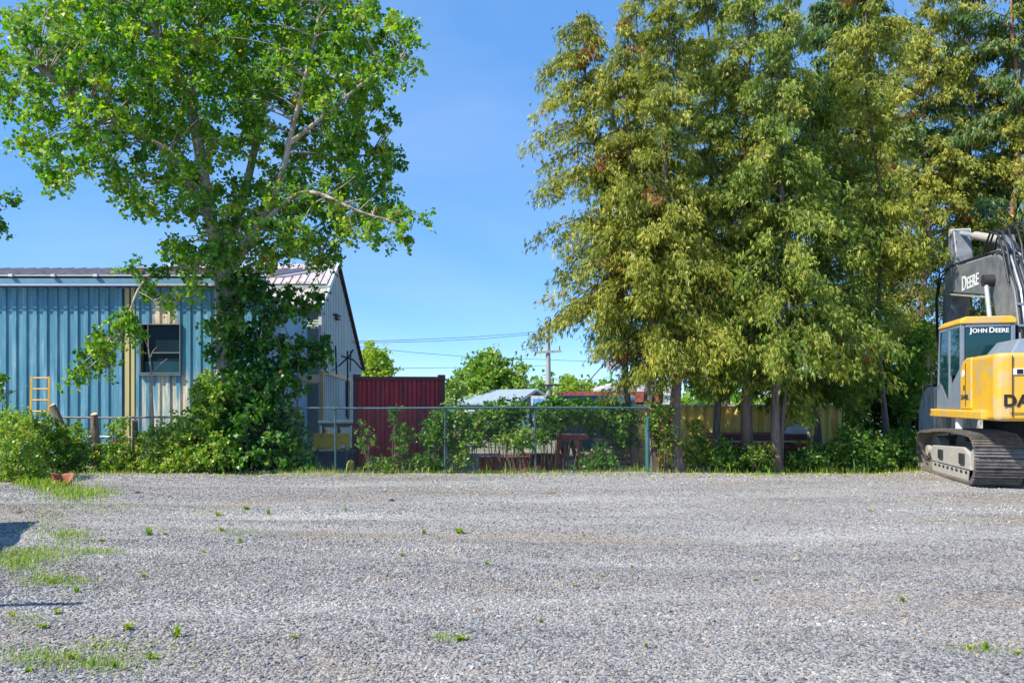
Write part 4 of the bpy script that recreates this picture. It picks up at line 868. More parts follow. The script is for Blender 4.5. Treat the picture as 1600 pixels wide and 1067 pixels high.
a, c = Vector((-.0, 4.4, 5.2)), Vector((0, 5.1, 2.6)); MB().tube([a, c], .08, 12).build('bucket_cylinder', M['ex_black'], ex)
for k, (x, o_, mm) in enumerate(((-.24, .07, 'rubber'), (-.17, .09, 'chrome'), (-.10, .08, 'rubber'), (-.02, .10, 'rubber'), (.06, .08, 'chrome'), (.14, .09, 'rubber'), (.22, .07, 'rubber'))):
    P = [Vector((x, p - o_ * (1 if q < 4.6 else .3), q + o_ * (.2 if q < 4.3 else 1))) for p, q in back]
    MB().tube(P, .022, 7).build('hydraulic_line', M[mm], ex)
for k, x in enumerate((-.3, -.22, -.1, .05, .16)):
    P = [Vector((x, -.25 + .05 * k, 4.1)), Vector((x - .02, .0, 4.75 + .05 * k)), Vector((x, .35, 5.2 + .06 * k)), Vector((x, .8, 5.35 + .04 * k)), Vector((x, 1.15, 5.1)), Vector((x, 1.3, 4.93))]
    MB().tube(P, .024, 7).build('hose', M['rubber'], ex)
for k, x in enumerate((-.3, -.26, .3)):
    P = [Vector((x, 3.9, 5.05)), Vector((x - .03, 4.5, 5.0 - .1 * k)), Vector((x - .05, 4.75 + .05 * k, 4.3)), Vector((x - .04, 4.72, 3.4)), Vector((x * .8, 4.7, 2.8))]
    MB().tube(P, .022, 7).build('hose', M['rubber'], ex)
for q, z in ((3.15, -.66), (3.6, -.52), (2.6, -.66)): MB().box((0, z - .1, q), (.56, .05, .05)).build('hose_clamp', M['ex_grey'], ex)
# bucket
op = [(3.95, 1.95), (4.5, 2.0), (5.05, 1.8), (5.36, 1.35), (5.40, .9), (5.15, .45), (4.6, .22), (3.9, .2)]
ip_ = [(y * .97 + 4.5 * .03, z * .95 + 1.05 * .05) for y, z in op]
b = MB(); k = len(op)
for xx in (-.58, .58): b.v += []
vs = [(-.58, *p) for p in op] + [(.58, *p) for p in op] + [(-.58, *p) for p in ip_] + [(.58, *p) for p in ip_]
fs = [(i, i + 1, k + i + 1, k + i) for i in range(k - 1)] + [(2 * k + i, 3 * k + i, 3 * k + i + 1, 2 * k + i + 1) for i in range(k - 1)] + [(i, 2 * k + i, 2 * k + i + 1, i + 1) for i in range(k - 1)] + [(k + i, k + i + 1, 3 * k + i + 1, 3 * k + i) for i in range(k - 1)] + [(0, k, 3 * k, 2 * k), (k - 1, 3 * k - 1, 4 * k - 1, 2 * k - 1)]
b.add(vs, fs); bu = b.build('bucket', M['bucket'], ex)
for xx in (-.62, .59): MB().prism(op, xx, xx + .03, 'yz').build('side_plate', M['bucket'], bu, bevel=.006)
for k in range(5): MB().prism([(3.92, .2), (3.92, .27), (3.6, .26), (3.6, .23)], -.5 + k * .24, -.4 + k * .24, 'yz').build('tooth', M['ex_dust'], bu)
for xx in (-.16, .12): MB().prism([(4.5, 1.98), (4.3, 2.25), (4.6, 2.4), (5.0, 2.15), (5.05, 1.82)], xx, xx + .04, 'yz').build('bucket_ear', M['bucket'], bu)
MB().bar((0, 5.05, 2.5), (0, 4.95, 2.05), .2, .1).build('link', M['ex_dust'], ex)

def text_part(name, runs, m, parent, loc, rot, gap=0.0, off=0.0, sx=1.0):
    """runs: [(string, size)], set one after another on one baseline"""
    x = 0.0; b = MB()
    for s_, size in runs:
        cu = bpy.data.curves.new(name, 'FONT'); cu.body = s_; cu.size = size; cu.extrude = 0.004; cu.offset = off * size; cu.space_character = 1.0 + gap
        o = bpy.data.objects.new(name, cu); me = bpy.data.meshes.new_from_object(o)
        vs = [v.co.copy() for v in me.vertices]
        if vs:
            mx_ = max(v.x for v in vs); mn = min(v.x for v in vs)
            b.add([Vector(((v.x - mn) * sx + x, v.y, v.z)) for v in vs], [tuple(p.vertices) for p in me.polygons]); x += (mx_ - mn) * sx + size * .1
        if s_ == ' ': x += size * .25
        bpy.data.objects.remove(o); bpy.data.meshes.remove(me); bpy.data.curves.remove(cu)
    o = b.build(name, m, parent); o.location = loc; o.rotation_euler = rot; return o
# the words stand where the photograph shows them
text_part('lettering', [('D', .50), ('EERE', .40)], M['decal'], bo, (-.275, 2.85, 4.32), (R_(90), 0, R_(-90)), off=.012, sx=1.0)
text_part('lettering', [('J', .145), ('OHN', .12), (' ', .12), ('D', .145), ('EERE', .12)], M['decal'], ex, (X0 + .16, Y0 - .004, 3.02), (R_(90), 0, 0), off=.02, sx=1.0)
text_part('lettering', [('DANIEL', .29)], M['decal_black'], cw, (-1.25, -2.812, 1.545), (R_(90), 0, R_(-1)), off=.03, gap=.04)
text_part('lettering', [('DANIEL', .14)], M['decal_black'], sp2, (-1.377, -.85, 1.66), (R_(90), 0, R_(-90)), off=.01)
text_part('lettering', [('8', .16)], M['decal_black'], sp2, (-1.377, -1.0, 1.84), (R_(90), 0, R_(-90)), off=.01)
stk = MB().box((-1.0, -2.815, 2.16), (.24, .02, .11)).build('sticker', M['decal'], cw); stk.rotation_euler = (0, 0, 0)
MB().box((-1.0, -2.828, 2.16), (.1, .01, .08)).build('sticker_print', M['decal_black'], cw)
b = MB(); b.tube([(-1.372, -.98, 2.18), (-1.384, -.98, 2.18)], .075, 16); b.build('sticker', M['decal'], sp2)

# ------------------------------------------------------------------ trees
def tree_thing(name, lab, base, cat='tree', group=None): return thing(name, lab, cat, base, 0, group)
def bez(a, c, bow, n=6):
    a = Vector(a); c = Vector(c); return [a.lerp(c, i / (n - 1)) + Vector(bow) * math.sin(math.pi * i / (n - 1)) for i in range(n)]

# the poplar -----------------------------------------------------
YT = 19.2
pop = tree_thing('poplar_tree', 'tall spreading poplar with glossy leaves in front of the blue building', at(352, 728, YT))
def pl(pts): return [at(p, q, YT + d) for p, q, d in pts]
limbs = [
 (pl([(352, 735, 0), (351, 640, 0), (352, 560, 0), (350, 480, 0), (346, 425, 0), (333, 360, -.1), (322, 300, -.2), (308, 215, -.3), (290, 150, -.4), (262, 80, -.6), (228, 20, -.8), (200, -60, -1)]), .30, .05),
 (pl([(334, 362, -.1), (300, 290, -.6), (262, 238, -1), (205, 205, -1.5), (160, 175, -2), (90, 130, -2.4), (40, 90, -2.6)]), .11, .025),
 (pl([(320, 295, -.2), (285, 245, .5), (240, 215, 1.0), (190, 190, 1.5), (130, 200, 2.0)]), .08, .02),
 (pl([(346, 425, 0), (362, 370, .4), (385, 290, .7), (405, 200, .9), (418, 130, 1.1), (442, 60, 1.4), (455, -50, 1.6)]), .15, .03),
 (pl([(312, 235, -.3), (303, 150, .2), (308, 60, .5), (318, -50, .8)]), .10, .03),
 (pl([(352, 430, 0), (392, 375, -.5), (432, 300, -.9), (455, 210, -1.1), (470, 150, -1.2), (492, 60, -1.4), (505, -20, -1.4)]), .12, .025),
 (pl([(354, 410, 0), (420, 340, -.9), (480, 300, -1.4), (560, 330, -1.6), (630, 352, -1.6)]), .09, .015),
 (pl([(405, 300, .7), (470, 245, 1.2), (540, 225, 1.6), (600, 250, 1.8)]), .045, .01),
 (pl([(452, 225, -1.1), (520, 170, -1.4), (580, 120, -1.4), (645, 82, -1.3)]), .06, .012),
 (pl([(345, 432, 0), (300, 418, -.8), (245, 425, -1.3), (215, 455, -1.6), (195, 510, -1.8), (165, 550, -1.9), (120, 592, -2)]), .055, .010),
 (pl([(350, 440, 0), (400, 410, .8), (450, 400, 1.2), (520, 420, 1.4)]), .06, .012),
 (pl([(215, 455, -1.6), (240, 470, -1.6), (250, 490, -1.6)]), .015, .006),
]
b = MB()
for pts, r0, r1 in limbs:
    # resample smooth
    P = []
    for i in range(len(pts) - 1):
        a, c = pts[i], pts[i + 1]; p0 = pts[max(i - 1, 0)]; p3 = pts[min(i + 2, len(pts) - 1)]
        for k in range(4):
            t = k / 4; P.append(.5 * ((2 * a) + (-p0 + c) * t + (2 * p0 - 5 * a + 4 * c - p3) * t * t + (-p0 + 3 * a - 3 * c + p3) * t ** 3))
    P.append(pts[-1]); n = len(P)
    b.tube(P, [r0 + (r1 - r0) * (i / (n - 1)) ** .75 + (.10 * max(0, 1 - i / 3) if r0 > .2 else 0) for i in range(n)], 12, jit=.05)
b.build('trunk', M['poplar_bark'], pop)
sk_pts = np.array([tuple(a.lerp(c, t)) for pts, r0, r1 in limbs for a, c in zip(pts[:-1], pts[1:]) for t in (0, .33, .66)] )
sk_far = np.array([(0.0 if li != 9 else 1.2) for li, (pts, r0, r1) in enumerate(limbs) for a in pts[:-1] for t in (0, .33, .66)])
sk_far = sk_far[sk_pts[:, 2] > 2.5]; sk_pts = sk_pts[sk_pts[:, 2] > 2.5]

def sample_env(env, spacing, Y, holes=(), tries=9000, holep=.9):
    """clump centres spread through a union of ellipsoids (px, py, rx, ry, depth offset, depth radius, weight)"""
    out = []; w = np.array([e[2] * e[3] * e[5] * (e[6] if len(e) > 6 else 1) for e in env], float); w /= w.sum()
    for _ in range(tries):
        e = env[rng.choice(len(env), p=w)]
        d = unit(rng.normal(size=3)[None])[0] * rng.uniform(0, 1) ** (1 / 2.6)
        p, q, dy = e[0] + d[0] * e[2], e[1] + d[1] * e[3], e[4] + d[2] * e[5]
        if any(((p - h_[0]) / h_[2]) ** 2 + ((q - h_[1]) / h_[3]) ** 2 < 1 for h_ in holes) and rng.random() < holep: continue
        v = np.array(at(p, q, Y + dy))
        sp_e = spacing * (e[7] if len(e) > 7 else 1)
        if out and np.min(np.linalg.norm(np.array(out) - v, axis=1)) < sp_e: continue
        out.append(v)
    return np.array(out)
env = [(110, 95, 125, 130, -2.2, 1.6, .75), (95, 235, 85, 55, -2.3, 1.2, .8), (215, 40, 150, 130, -.8, 2.0, .8), (320, 110, 120, 150, .2, 2.4), (470, 100, 140, 150, .2, 2.4), (560, 55, 90, 80, -.8, 1.5), (600, 95, 55, 30, -1.3, .8),
       (545, 285, 95, 75, .6, 1.8), (590, 350, 75, 38, -1.4, .9), (440, 335, 130, 85, .2, 2.2), (565, 215, 70, 70, 1.2, 1.2), (250, 280, 90, 60, -.8, 1.6), (175, 215, 70, 45, -1.3, 1.2), (330, 395, 75, 42, -.2, 1.5),
       (245, 440, 55, 36, -1.3, .7, 1.3), (195, 500, 22, 26, -1.7, .35, 3, .5), (160, 550, 38, 30, -1.9, .35, 3, .5), (120, 585, 16, 16, -2, .3, 3, .5), (515, 395, 45, 28, .8, .7), (320, -60, 330, 80, 0, 2.5, .5)]
holes = [(450, 265, 16, 14), (345, 250, 14, 22), (290, 225, 22, 28), (382, 260, 14, 40), (438, 165, 30, 28), (505, 270, 26, 14), (350, 175, 12, 50), (150, 330, 45, 25), (245, 330, 18, 14), (60, 250, 12, 30), (350, 60, 10, 26), (540, 180, 16, 12), (490, 345, 20, 10), (265, 160, 12, 12), (395, 70, 12, 24), (210, 135, 14, 10)]
cc = sample_env(env, .50, YT, holes, tries=5000)
b = MB(); segs = 0
for c in cc:
    dd = np.linalg.norm(sk_pts - c, axis=1) + .8 * np.maximum(sk_pts[:, 2] - c[2], 0) + sk_far * (np.abs(sk_pts[:, 2] - c[2]) > .6); j = int(np.argmin(dd)); a = sk_pts[j]
    if np.linalg.norm(a - c) > 1.9: continue
    b.tube(bez(a, c, (rng.normal() * .1, rng.normal() * .1, .12), 5), [.022, .018, .013, .009, .006], 4, cap=False)
ctint = rng.normal(.5, .14, len(cc))
P, I, T = clump_points(cc, rng.uniform(.25, .50, len(cc)), 108, twigs=7, droop=.35)
twig_mesh(b, T, .006); b.build('branches', M['poplar_bark'], pop)
leaves('crown', P, .10, M['poplar_leaf'], pop, ctint[I] + rng.normal(0, .17, len(P)) + (rng.random(len(P)) < .015) * .5, down=.35, fold=.2, wide=.95)
# the dense vine round the trunk, down to the ground
env2 = [(385, 455, 38, 40, -.1, .5, .5), (440, 480, 36, 36, .2, .5, .35), (390, 530, 45, 45, -.1, .6, .5), (350, 520, 30, 50, -.3, .5, .6), (455, 550, 40, 35, .1, .6, .5), (400, 600, 64, 40, -.2, .9), (365, 640, 52, 45, -.4, .8), (418, 665, 56, 55, -.3, .9), (380, 700, 70, 35, -.5, .8), (440, 710, 38, 26, -.4, .7), (488, 470, 22, 22, .2, .4, .6), (500, 548, 26, 22, .2, .4, .8)]
vc = sample_env(env2, .31, YT, [(388, 560, 9, 20), (470, 620, 12, 14), (395, 490, 14, 24), (440, 500, 12, 18), (335, 530, 10, 20)], tries=2600)
vi = thing('climbing_vine', 'thick dark green vine wrapping the lower trunk of the poplar', 'vine', at(400, 735, YT - .4))
P, I, T = clump_points(vc, rng.uniform(.26, .42, len(vc)), 85, twigs=6, droop=.35)
kp = P[:, 2] > .02; P = P[kp]; I = I[kp]; vt_ = rng.normal(.36, .15, len(vc))
leaves('foliage', P, .105, M['vine_leaf'], vi, vt_[I] + rng.normal(0, .16, len(P)) + (rng.random(len(P)) < .01) * .5, down=.6, wide=.95)
b = MB(); twig_mesh(b, T, .006)
for k in range(9): 
    p = 360 + k * 12; b.tube([at(p, 735, YT - .3), at(p + random.uniform(-14, 14), 660, YT - .4), at(p + random.uniform(-20, 20), 560, YT - .2), at(p * .5 + 190, 450, YT)], [.03, .024, .016, .01], 5)
b.build('stems', M['bark'], vi)

# cedars ---------------------------------------------------------
def sprays(P, D, L, fingers=3):
    """flat drooping fans of narrow leaflets: P base, D hanging direction"""
    n = len(P); s = unit(np.cross(D, rng.normal(size=(n, 3)))); V = []
    for k in range(fingers):
        a = (k / (fingers - 1) - .5) * .8 + rng.normal(0, .2, n); t = .2 * abs(k - (fingers - 1) / 2)
        d = D * np.cos(a)[:, None] + s * np.sin(a)[:, None]; q = unit(np.cross(d, np.cross(D, s)) + rng.normal(0, .25, (n, 3)))
        l = (L * rng.uniform(.6, 1.1, n) * (1 - t))[:, None]; w = l * .11
        b0 = P + D * l * .1; tip = b0 + d * l; tip[:, 2] -= (l[:, 0] * .18); m_ = b0 + d * l * .5
        V.append(np.stack([b0, m_ + q * w, tip, m_ - q * w], 1))
    V = np.stack(V, 1); return V.reshape(-1, 3), n * fingers
def cedar(lab, px, Y, pyt, R, pyc, n_br=150, ns=4200, lean=0.0, topx=None, leaf='cedar_leaf', tint=.5, tr=.17, bark='cedar_bark', name='cedar_tree', size=.148, pw_=.55, dry=.012, side=0.0, thin=1.0, fork=False, sq=1.0):
    base = Vector((gx(px, Y), Y, float(ground_z(gx(px, Y), Y)) if Y > 18.4 else 0)); topx = px if topx is None else topx
    top = at(topx, pyt, Y); H = top.z; zc = gz(pyc, Y)
    t = tree_thing(name, lab, base); tr *= .62
    def axis(z):
        u = min(max(z / H, 0), 1); return Vector((base.x + (top.x - base.x) * u ** 1.2 + .12 * math.sin(z * .9 + px), Y + .1 * math.sin(z * .7 + px), z))
    n = 16; b = MB(); b.tube([axis(H * i / (n - 1)) if i else base + Vector((0, 0, -.15)) for i in range(n)], [tr * (1.5 if i == 0 else 1.15 if i == 1 else 1) * (1 - .9 * (i / (n - 1)) ** 1.1) + .01 for i in range(n)], 12, jit=.09)
    if fork: b.tube([base + Vector((.05, 0, -.1)), axis(1.0) + Vector((.18, .1, 0)), axis(3) + Vector((.35, .2, 0)), axis(6) + Vector((.5, .3, 0))], [tr * .8, tr * .6, tr * .45, tr * .2], 10, jit=.08)
    b.build('trunk', M[bark], t)
    b = MB(); PP = []; DD = []; TT = []; LL = []
    ph = rng.uniform(0, 6.28, 6)
    n_br = int(n_br * .85); per = max(6, int(ns * 2.5 / n_br))
    for i in range(n_br):
        u = rng.random() ** 1.12; z = zc + (H - zc) * u
        az = rng.uniform(0, 6.28)
        bump = 1 +   .36 * math.sin(2 * az + ph[0] + z * 1.3) * math.cos(z * 1.9 + ph[1]) + .15 * math.sin(3 * az + ph[2])
        r = 1.12 * R * bump * (1 - u) ** pw_ * min(1, .55 + u * 4) * rng.uniform(.62, 1.06) + .18
        r *= 1 + side * math.cos(az - math.pi)
        a = axis(z); d = Vector((math.cos(az), math.sin(az) * .9, 0))
        rise = rng.uniform(.05, .35) * r; sag = rng.uniform(.15, .45) * r * sq
        pts = [a, a + d * r * .35 + Vector((0, 0, rise * .7)), a + d * r * .7 + Vector((0, 0, rise * .6 - sag * .35)), a + d * r + Vector((0, 0, rise * .4 - sag))]
        b.tube(pts, [.012 + .012 * r, .012 + .006 * r, .009, .004], 4, cap=False)
        m_ = int(per * (.35 + r / (R * .62))); s = rng.uniform(.04, 1.03, m_) ** .8
        A = np.array([tuple(p) for p in pts]); idx = np.minimum((s * 3).astype(int), 2); f_ = np.clip(s * 3 - idx, 0, 1.1)[:, None]
        p = A[idx] * (1 - f_) + A[idx + 1] * f_; p += rng.normal(0, 1, p.shape) * np.array([.13, .13, .10]) * (.6 + .4 * r / R)
        dn = np.tile(np.array([d.x * .45, d.y * .45, -.85]), (m_, 1)) + rng.normal(0, .42, (m_, 3))
        PP.append(p); DD.append(unit(dn)); tb_ = rng.normal(tint, .10) + (.62 if rng.random() < dry else 0)
        TT.append(np.full(m_, tb_) + rng.normal(0, .13, m_)); LL.append(np.full(m_, size))
    b.build('branches', M['bark'], t)
    P = np.concatenate(PP); D = np.concatenate(DD); T = np.concatenate(TT); Ls = np.concatenate(LL)
    kp = P[:, 2] > .25; P, D, T, Ls = P[kp], D[kp], T[kp], Ls[kp]
    V, nf = sprays(P, D, Ls)
    np_mesh('crown', V, np.arange(4 * nf).reshape(nf, 4), M[leaf], np.repeat(np.clip(T, 0, 1), 12), wloc(t), t)
    return t
cedar('leftmost cedar, its thin trunk leaning left out over the fence', 996, 19.6, 25, 2.1, 530, 150, 5200, topx=905, pw_=.7, tint=.58, tr=.13, side=.12)
cedar('cedar with shredded brown trunk just right of the teal fence post', 1028, 19.0, 40, 1.75, 590, 150, 5200, topx=975, pw_=.8, tint=.52, tr=.15, fork=True, dry=.035)
cedar('cedar with a thick grey trunk, second right of the teal fence post', 1060, 18.7, -30, 1.6, 600, 150, 5600, topx=1035, pw_=.7, tint=.52, tr=.20)
cedar('cedar with a pale brown thin trunk before the yellow fence', 1118, 19.8, -60, 1.7, 570, 150, 5200, topx=1105, pw_=.75, tint=.5, tr=.12, dry=.03)
cedar('bushy cedar with low dark branches left of the grey forked trunk', 1172, 19.4, -90, 1.8, 612, 170, 6200, leaf='cedar_leaf_green', tint=.5, tr=.19)
cedar('cedar on a grey trunk in front of the red trailer bed', 1216, 18.9, -70, 1.8, 608, 170, 6200, topx=1228, pw_=.8, leaf='cedar_leaf_green', tint=.52, tr=.16, fork=True)
cedar('low skirted dark green cedar at the right end of the yellow fence', 1278, 20.3, 130, 2.0, 630, 150, 5600, leaf='cedar_leaf_green', tint=.45, tr=.15)
cedar('cedar showing a bare slanting grey trunk against the dark shade', 1384, 20.6, -60, 1.35, 420, 130, 4600, topx=1352, tint=.52, tr=.10)
cedar('yellowish cedar behind the excavator stick', 1440, 24.6, -40, 2.0, 620, 160, 5600, topx=1452, tint=.62, tr=.19)
cedar('broad cedar directly behind the excavator cab', 1512, 25.0, -70, 2.1, 600, 150, 5000, tint=.55, tr=.17)
cedar('cedar behind the excavator engine hood at the right edge', 1592, 24.6, -50, 2.0, 620, 140, 4600, tint=.55, tr=.17)
cedar('rightmost cedar, beyond the right edge of the yard', 1680, 24.4, -60, 2.2, 640, 120, 3800, tint=.52, tr=.17)
cedar('slender cedar standing behind the two leftmost cedars', 1010, 25.5, -20, 1.5, 470, 110, 3400, topx=1000, tint=.5, tr=.12)
cedar('shaded cedar in the second row behind the pale brown trunk', 1140, 26.0, 10, 2.0, 560, 120, 3800, leaf='cedar_leaf_green', tint=.4, tr=.15)
cedar('shaded cedar in the second row behind the low skirted cedar', 1330, 25.5, 30, 2.2, 640, 130, 4400, leaf='cedar_leaf_green', tint=.42, tr=.15)
cedar('shaded cedar in the second row left of the excavator bucket', 1390, 26.6, 90, 2.4, 710, 130, 4400, leaf='cedar_leaf_green', tint=.4, tr=.15)
cedar('pine with long soft needles rising at the gap in the treetops', 1330, 26.0, -90, 2.6, 330, 110, 4200, leaf='pine_leaf', tint=.5, tr=.18, bark='pine_bark', name='pine_tree', size=.26, sq=.2)
cedar('red barked pine with open crown above the excavator boom', 1582, 24.2, -120, 2.3, 440, 80, 2600, topx=1590, leaf='pine_leaf', tint=.5, tr=.17, bark='pine_bark', name='pine_tree', size=.24, sq=.3)
cedar('dark trunked pine left of the red barked pine', 1520, 25.6, -120, 2.3, 420, 80, 2600, topx=1500, leaf='pine_leaf', tint=.45, tr=.16, bark='bark', name='pine_tree', size=.24, sq=.3)

# far trees and leafy shrubs ---------------------------------------
def leafy(name, lab, env, Y, spacing, leaf, lsize, nper, rad, tint=.5, cat='tree', base=None, stems=3, tr=.06, tries=1500, group=None, twigs=6, wide=.8, down=.3):
    c = sample_env(env, spacing, Y, tries=tries)
    bp0 = base or (env[0][0], 728); bx = gx(bp0[0], Y); bz = gz(bp0[1], Y)
    t = thing(name, lab, cat, (bx, Y, bz), 0, group)
    P, I, T = clump_points(c, rng.uniform(rad * .7, rad * 1.2, len(c)), nper, twigs=twigs)
    kp = P[:, 2] > bz + .01; P, I = P[kp], I[kp]; ct = rng.normal(tint, .10, len(c))
    b = MB(); o_ = np.array([bx, Y, bz])
    if tr > .1:
        cz = c[:, 2].mean(); tp = Vector(c.mean(0)); b.tube([(bx, Y, bz - .1), Vector((bx, Y, bz)).lerp(tp, .5), tp], [tr, tr * .8, tr * .45], 8)
        for q in c[::2]: b.tube(bez(Vector((bx, Y, bz)).lerp(tp, .7), q, (0, 0, .1 * lsize), 4), [tr * .3, tr * .2, tr * .15, tr * .06], 4, cap=False)
    else:
        for q in c[:: max(1, len(c) // 12)]:
            s_ = o_ + np.array([(q[0] - bx) * .6 + rng.normal() * .05, (q[1] - Y) * .6, 0]); b.tube(bez(s_, q, (rng.normal() * .05, 0, 0), 4), [.012, .010, .007, .004], 4, cap=False)
    twig_mesh(b, T if len(T) < 500 else T[::2], .004 if tr < .1 else .015); b.build('trunk' if tr > .1 else 'stems', M['bark'], t)
    leaves('crown' if tr > .1 else 'foliage', P, lsize, M[leaf], t, ct[I] + rng.normal(0, .16, len(P)) + (rng.random(len(P)) < .03) * .5, wide=wide, down=down)
    return t
leafy('roadside_tree', 'bright yellow green tree directly above the left end of the red container', [(585, 572, 26, 30, 0, 1.5), (575, 555, 10, 18, 0, .8)], 44, .5, 'far_leaf_yellow', .22, 90, .75, base=(585, 660), tr=.18, tries=400)
leafy('roadside_tree', 'large light green tree between the red container and the utility pole', [(765, 602, 52, 34, 0, 2.5), (762, 570, 26, 20, 0, 1.5), (800, 585, 20, 18, 0, 1.2), (728, 612, 22, 20, 0, 1.2)], 52, .55, 'far_leaf', .24, 110, .9, base=(765, 660), tr=.25, tries=900)
leafy('roadside_tree', 'small sparse bluish tree touching the right edge of the red container', [(712, 608, 14, 24, 0, 1.0)], 46, .5, 'far_leaf', .18, 60, .6, base=(712, 660), tr=.12, tries=200, tint=.35)
leafy('roadside_tree', 'low yellow green tree right of the utility pole above the red fascia', [(895, 610, 26, 14, 0, 2.0), (885, 600, 10, 12, 0, 1.0)], 66, .7, 'far_leaf_yellow', .28, 80, .9, base=(895, 650), tr=.2, tries=300)
leafy('roadside_tree', 'low dark tree left of the utility pole behind the shed', [(842, 616, 24, 14, 0, 2.0)], 70, .7, 'far_leaf', .3, 80, 1.0, base=(842, 650), tr=.2, tries=300, tint=.3)
# the far wood: one mass
c = np.stack([rng.uniform(-150, 170, 900), rng.uniform(108, 135, 900), rng.uniform(.5, 4.6, 900)], 1); c[:, 2] *= .75 + .25 * np.sin(c[:, 0] * .11)
P, I, T = clump_points(c, 2.2, 40, twigs=6, droop=.1); P[:, 2] = np.maximum(P[:, 2], 0)
o = leaves('distant_wood', P, .75, M['far_leaf'], None, rng.normal(.4, .15, len(c))[I] + rng.normal(0, .1, len(P))); tag(o, 'low distant line of trees along the horizon', 'wood', kind='stuff')

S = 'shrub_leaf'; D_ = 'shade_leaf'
SH = [
 ('pale green shrub crowding the left edge of the frame', [(15, 690, 48, 55, 0, .7), (40, 740, 40, 28, 0, .5)], 16.4, S, .07, .56, (15, 775)),
 ('shrub growing through the yellow ladder', [(62, 672, 34, 28, -.2, .4), (80, 700, 34, 30, -.2, .5)], 18.5, S, .075, .45, (70, 740)),
 ('weedy shrub round the foot of the leaning cut log', [(110, 690, 28, 30, 0, .4), (120, 715, 34, 22, 0, .4)], 18.4, S, .075, .45, (112, 742)),
 ('low shrub between the two upright cut logs', [(178, 712, 36, 24, 0, .5), (185, 672, 14, 18, .2, .3)], 18.5, S, .075, .5, (180, 742)),
 ('sunlit shrub under the dark window, right of the shorter log', [(242, 700, 32, 36, .1, .5), (235, 722, 36, 18, 0, .4)], 18.3, S, .075, .6, (240, 742)),
 ('sunlit mound of leaves at the end of the old low fence', [(290, 690, 38, 46, .2, .6), (285, 718, 40, 22, 0, .5)], 18.2, S, .08, .62, (288, 742)),
 ('tall sunlit shrub climbing the left side of the poplar', [(322, 640, 26, 60, .1, .5), (335, 705, 34, 30, -.2, .5)], 18.3, S, .085, .5, (325, 742)),
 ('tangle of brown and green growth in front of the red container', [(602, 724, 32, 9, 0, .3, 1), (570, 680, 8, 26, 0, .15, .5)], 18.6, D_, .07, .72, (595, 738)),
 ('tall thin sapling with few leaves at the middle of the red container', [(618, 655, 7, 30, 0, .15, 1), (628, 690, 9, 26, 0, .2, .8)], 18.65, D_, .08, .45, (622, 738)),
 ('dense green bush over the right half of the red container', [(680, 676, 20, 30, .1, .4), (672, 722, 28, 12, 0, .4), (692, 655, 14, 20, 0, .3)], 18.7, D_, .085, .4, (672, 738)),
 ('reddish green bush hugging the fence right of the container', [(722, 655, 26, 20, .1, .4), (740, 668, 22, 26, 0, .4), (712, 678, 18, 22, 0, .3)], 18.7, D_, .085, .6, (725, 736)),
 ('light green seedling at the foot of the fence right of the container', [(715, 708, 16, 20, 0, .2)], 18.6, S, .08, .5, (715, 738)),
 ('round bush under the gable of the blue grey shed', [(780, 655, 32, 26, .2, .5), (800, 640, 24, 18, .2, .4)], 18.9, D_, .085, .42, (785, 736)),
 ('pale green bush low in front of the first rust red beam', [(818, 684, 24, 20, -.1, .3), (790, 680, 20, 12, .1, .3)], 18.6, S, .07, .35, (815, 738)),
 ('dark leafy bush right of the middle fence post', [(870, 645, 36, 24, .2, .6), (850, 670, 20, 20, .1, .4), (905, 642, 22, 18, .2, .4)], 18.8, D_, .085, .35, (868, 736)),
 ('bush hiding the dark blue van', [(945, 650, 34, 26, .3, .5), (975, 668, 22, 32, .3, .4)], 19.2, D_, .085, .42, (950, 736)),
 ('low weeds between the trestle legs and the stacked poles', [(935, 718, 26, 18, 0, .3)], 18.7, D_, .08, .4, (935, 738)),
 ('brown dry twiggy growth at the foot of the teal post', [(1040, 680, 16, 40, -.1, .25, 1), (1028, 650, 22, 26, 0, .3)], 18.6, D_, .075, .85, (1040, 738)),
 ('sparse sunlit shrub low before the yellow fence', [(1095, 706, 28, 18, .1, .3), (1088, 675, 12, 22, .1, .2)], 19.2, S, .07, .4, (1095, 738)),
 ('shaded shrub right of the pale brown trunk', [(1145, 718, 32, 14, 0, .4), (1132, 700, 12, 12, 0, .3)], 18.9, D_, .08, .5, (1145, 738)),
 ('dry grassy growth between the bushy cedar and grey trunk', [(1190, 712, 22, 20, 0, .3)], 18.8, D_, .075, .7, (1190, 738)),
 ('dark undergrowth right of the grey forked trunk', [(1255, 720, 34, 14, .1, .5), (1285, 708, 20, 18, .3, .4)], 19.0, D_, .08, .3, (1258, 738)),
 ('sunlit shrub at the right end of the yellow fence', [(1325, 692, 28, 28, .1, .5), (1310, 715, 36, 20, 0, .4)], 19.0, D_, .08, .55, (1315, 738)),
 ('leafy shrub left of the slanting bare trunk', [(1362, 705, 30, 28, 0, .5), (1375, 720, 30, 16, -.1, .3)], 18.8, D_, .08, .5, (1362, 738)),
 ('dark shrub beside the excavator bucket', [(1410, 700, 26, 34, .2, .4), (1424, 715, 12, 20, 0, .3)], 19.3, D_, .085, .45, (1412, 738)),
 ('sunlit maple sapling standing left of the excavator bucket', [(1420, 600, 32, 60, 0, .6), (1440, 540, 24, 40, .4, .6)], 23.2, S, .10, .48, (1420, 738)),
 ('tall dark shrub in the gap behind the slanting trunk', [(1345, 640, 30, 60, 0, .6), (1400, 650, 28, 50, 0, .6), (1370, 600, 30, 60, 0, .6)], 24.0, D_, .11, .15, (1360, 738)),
 ('shadowed thicket behind the excavator tracks', [(1480, 660, 50, 60, 0, .8), (1560, 640, 60, 70, 0, .8)], 23.8, D_, .12, .2, (1500, 735)),
]
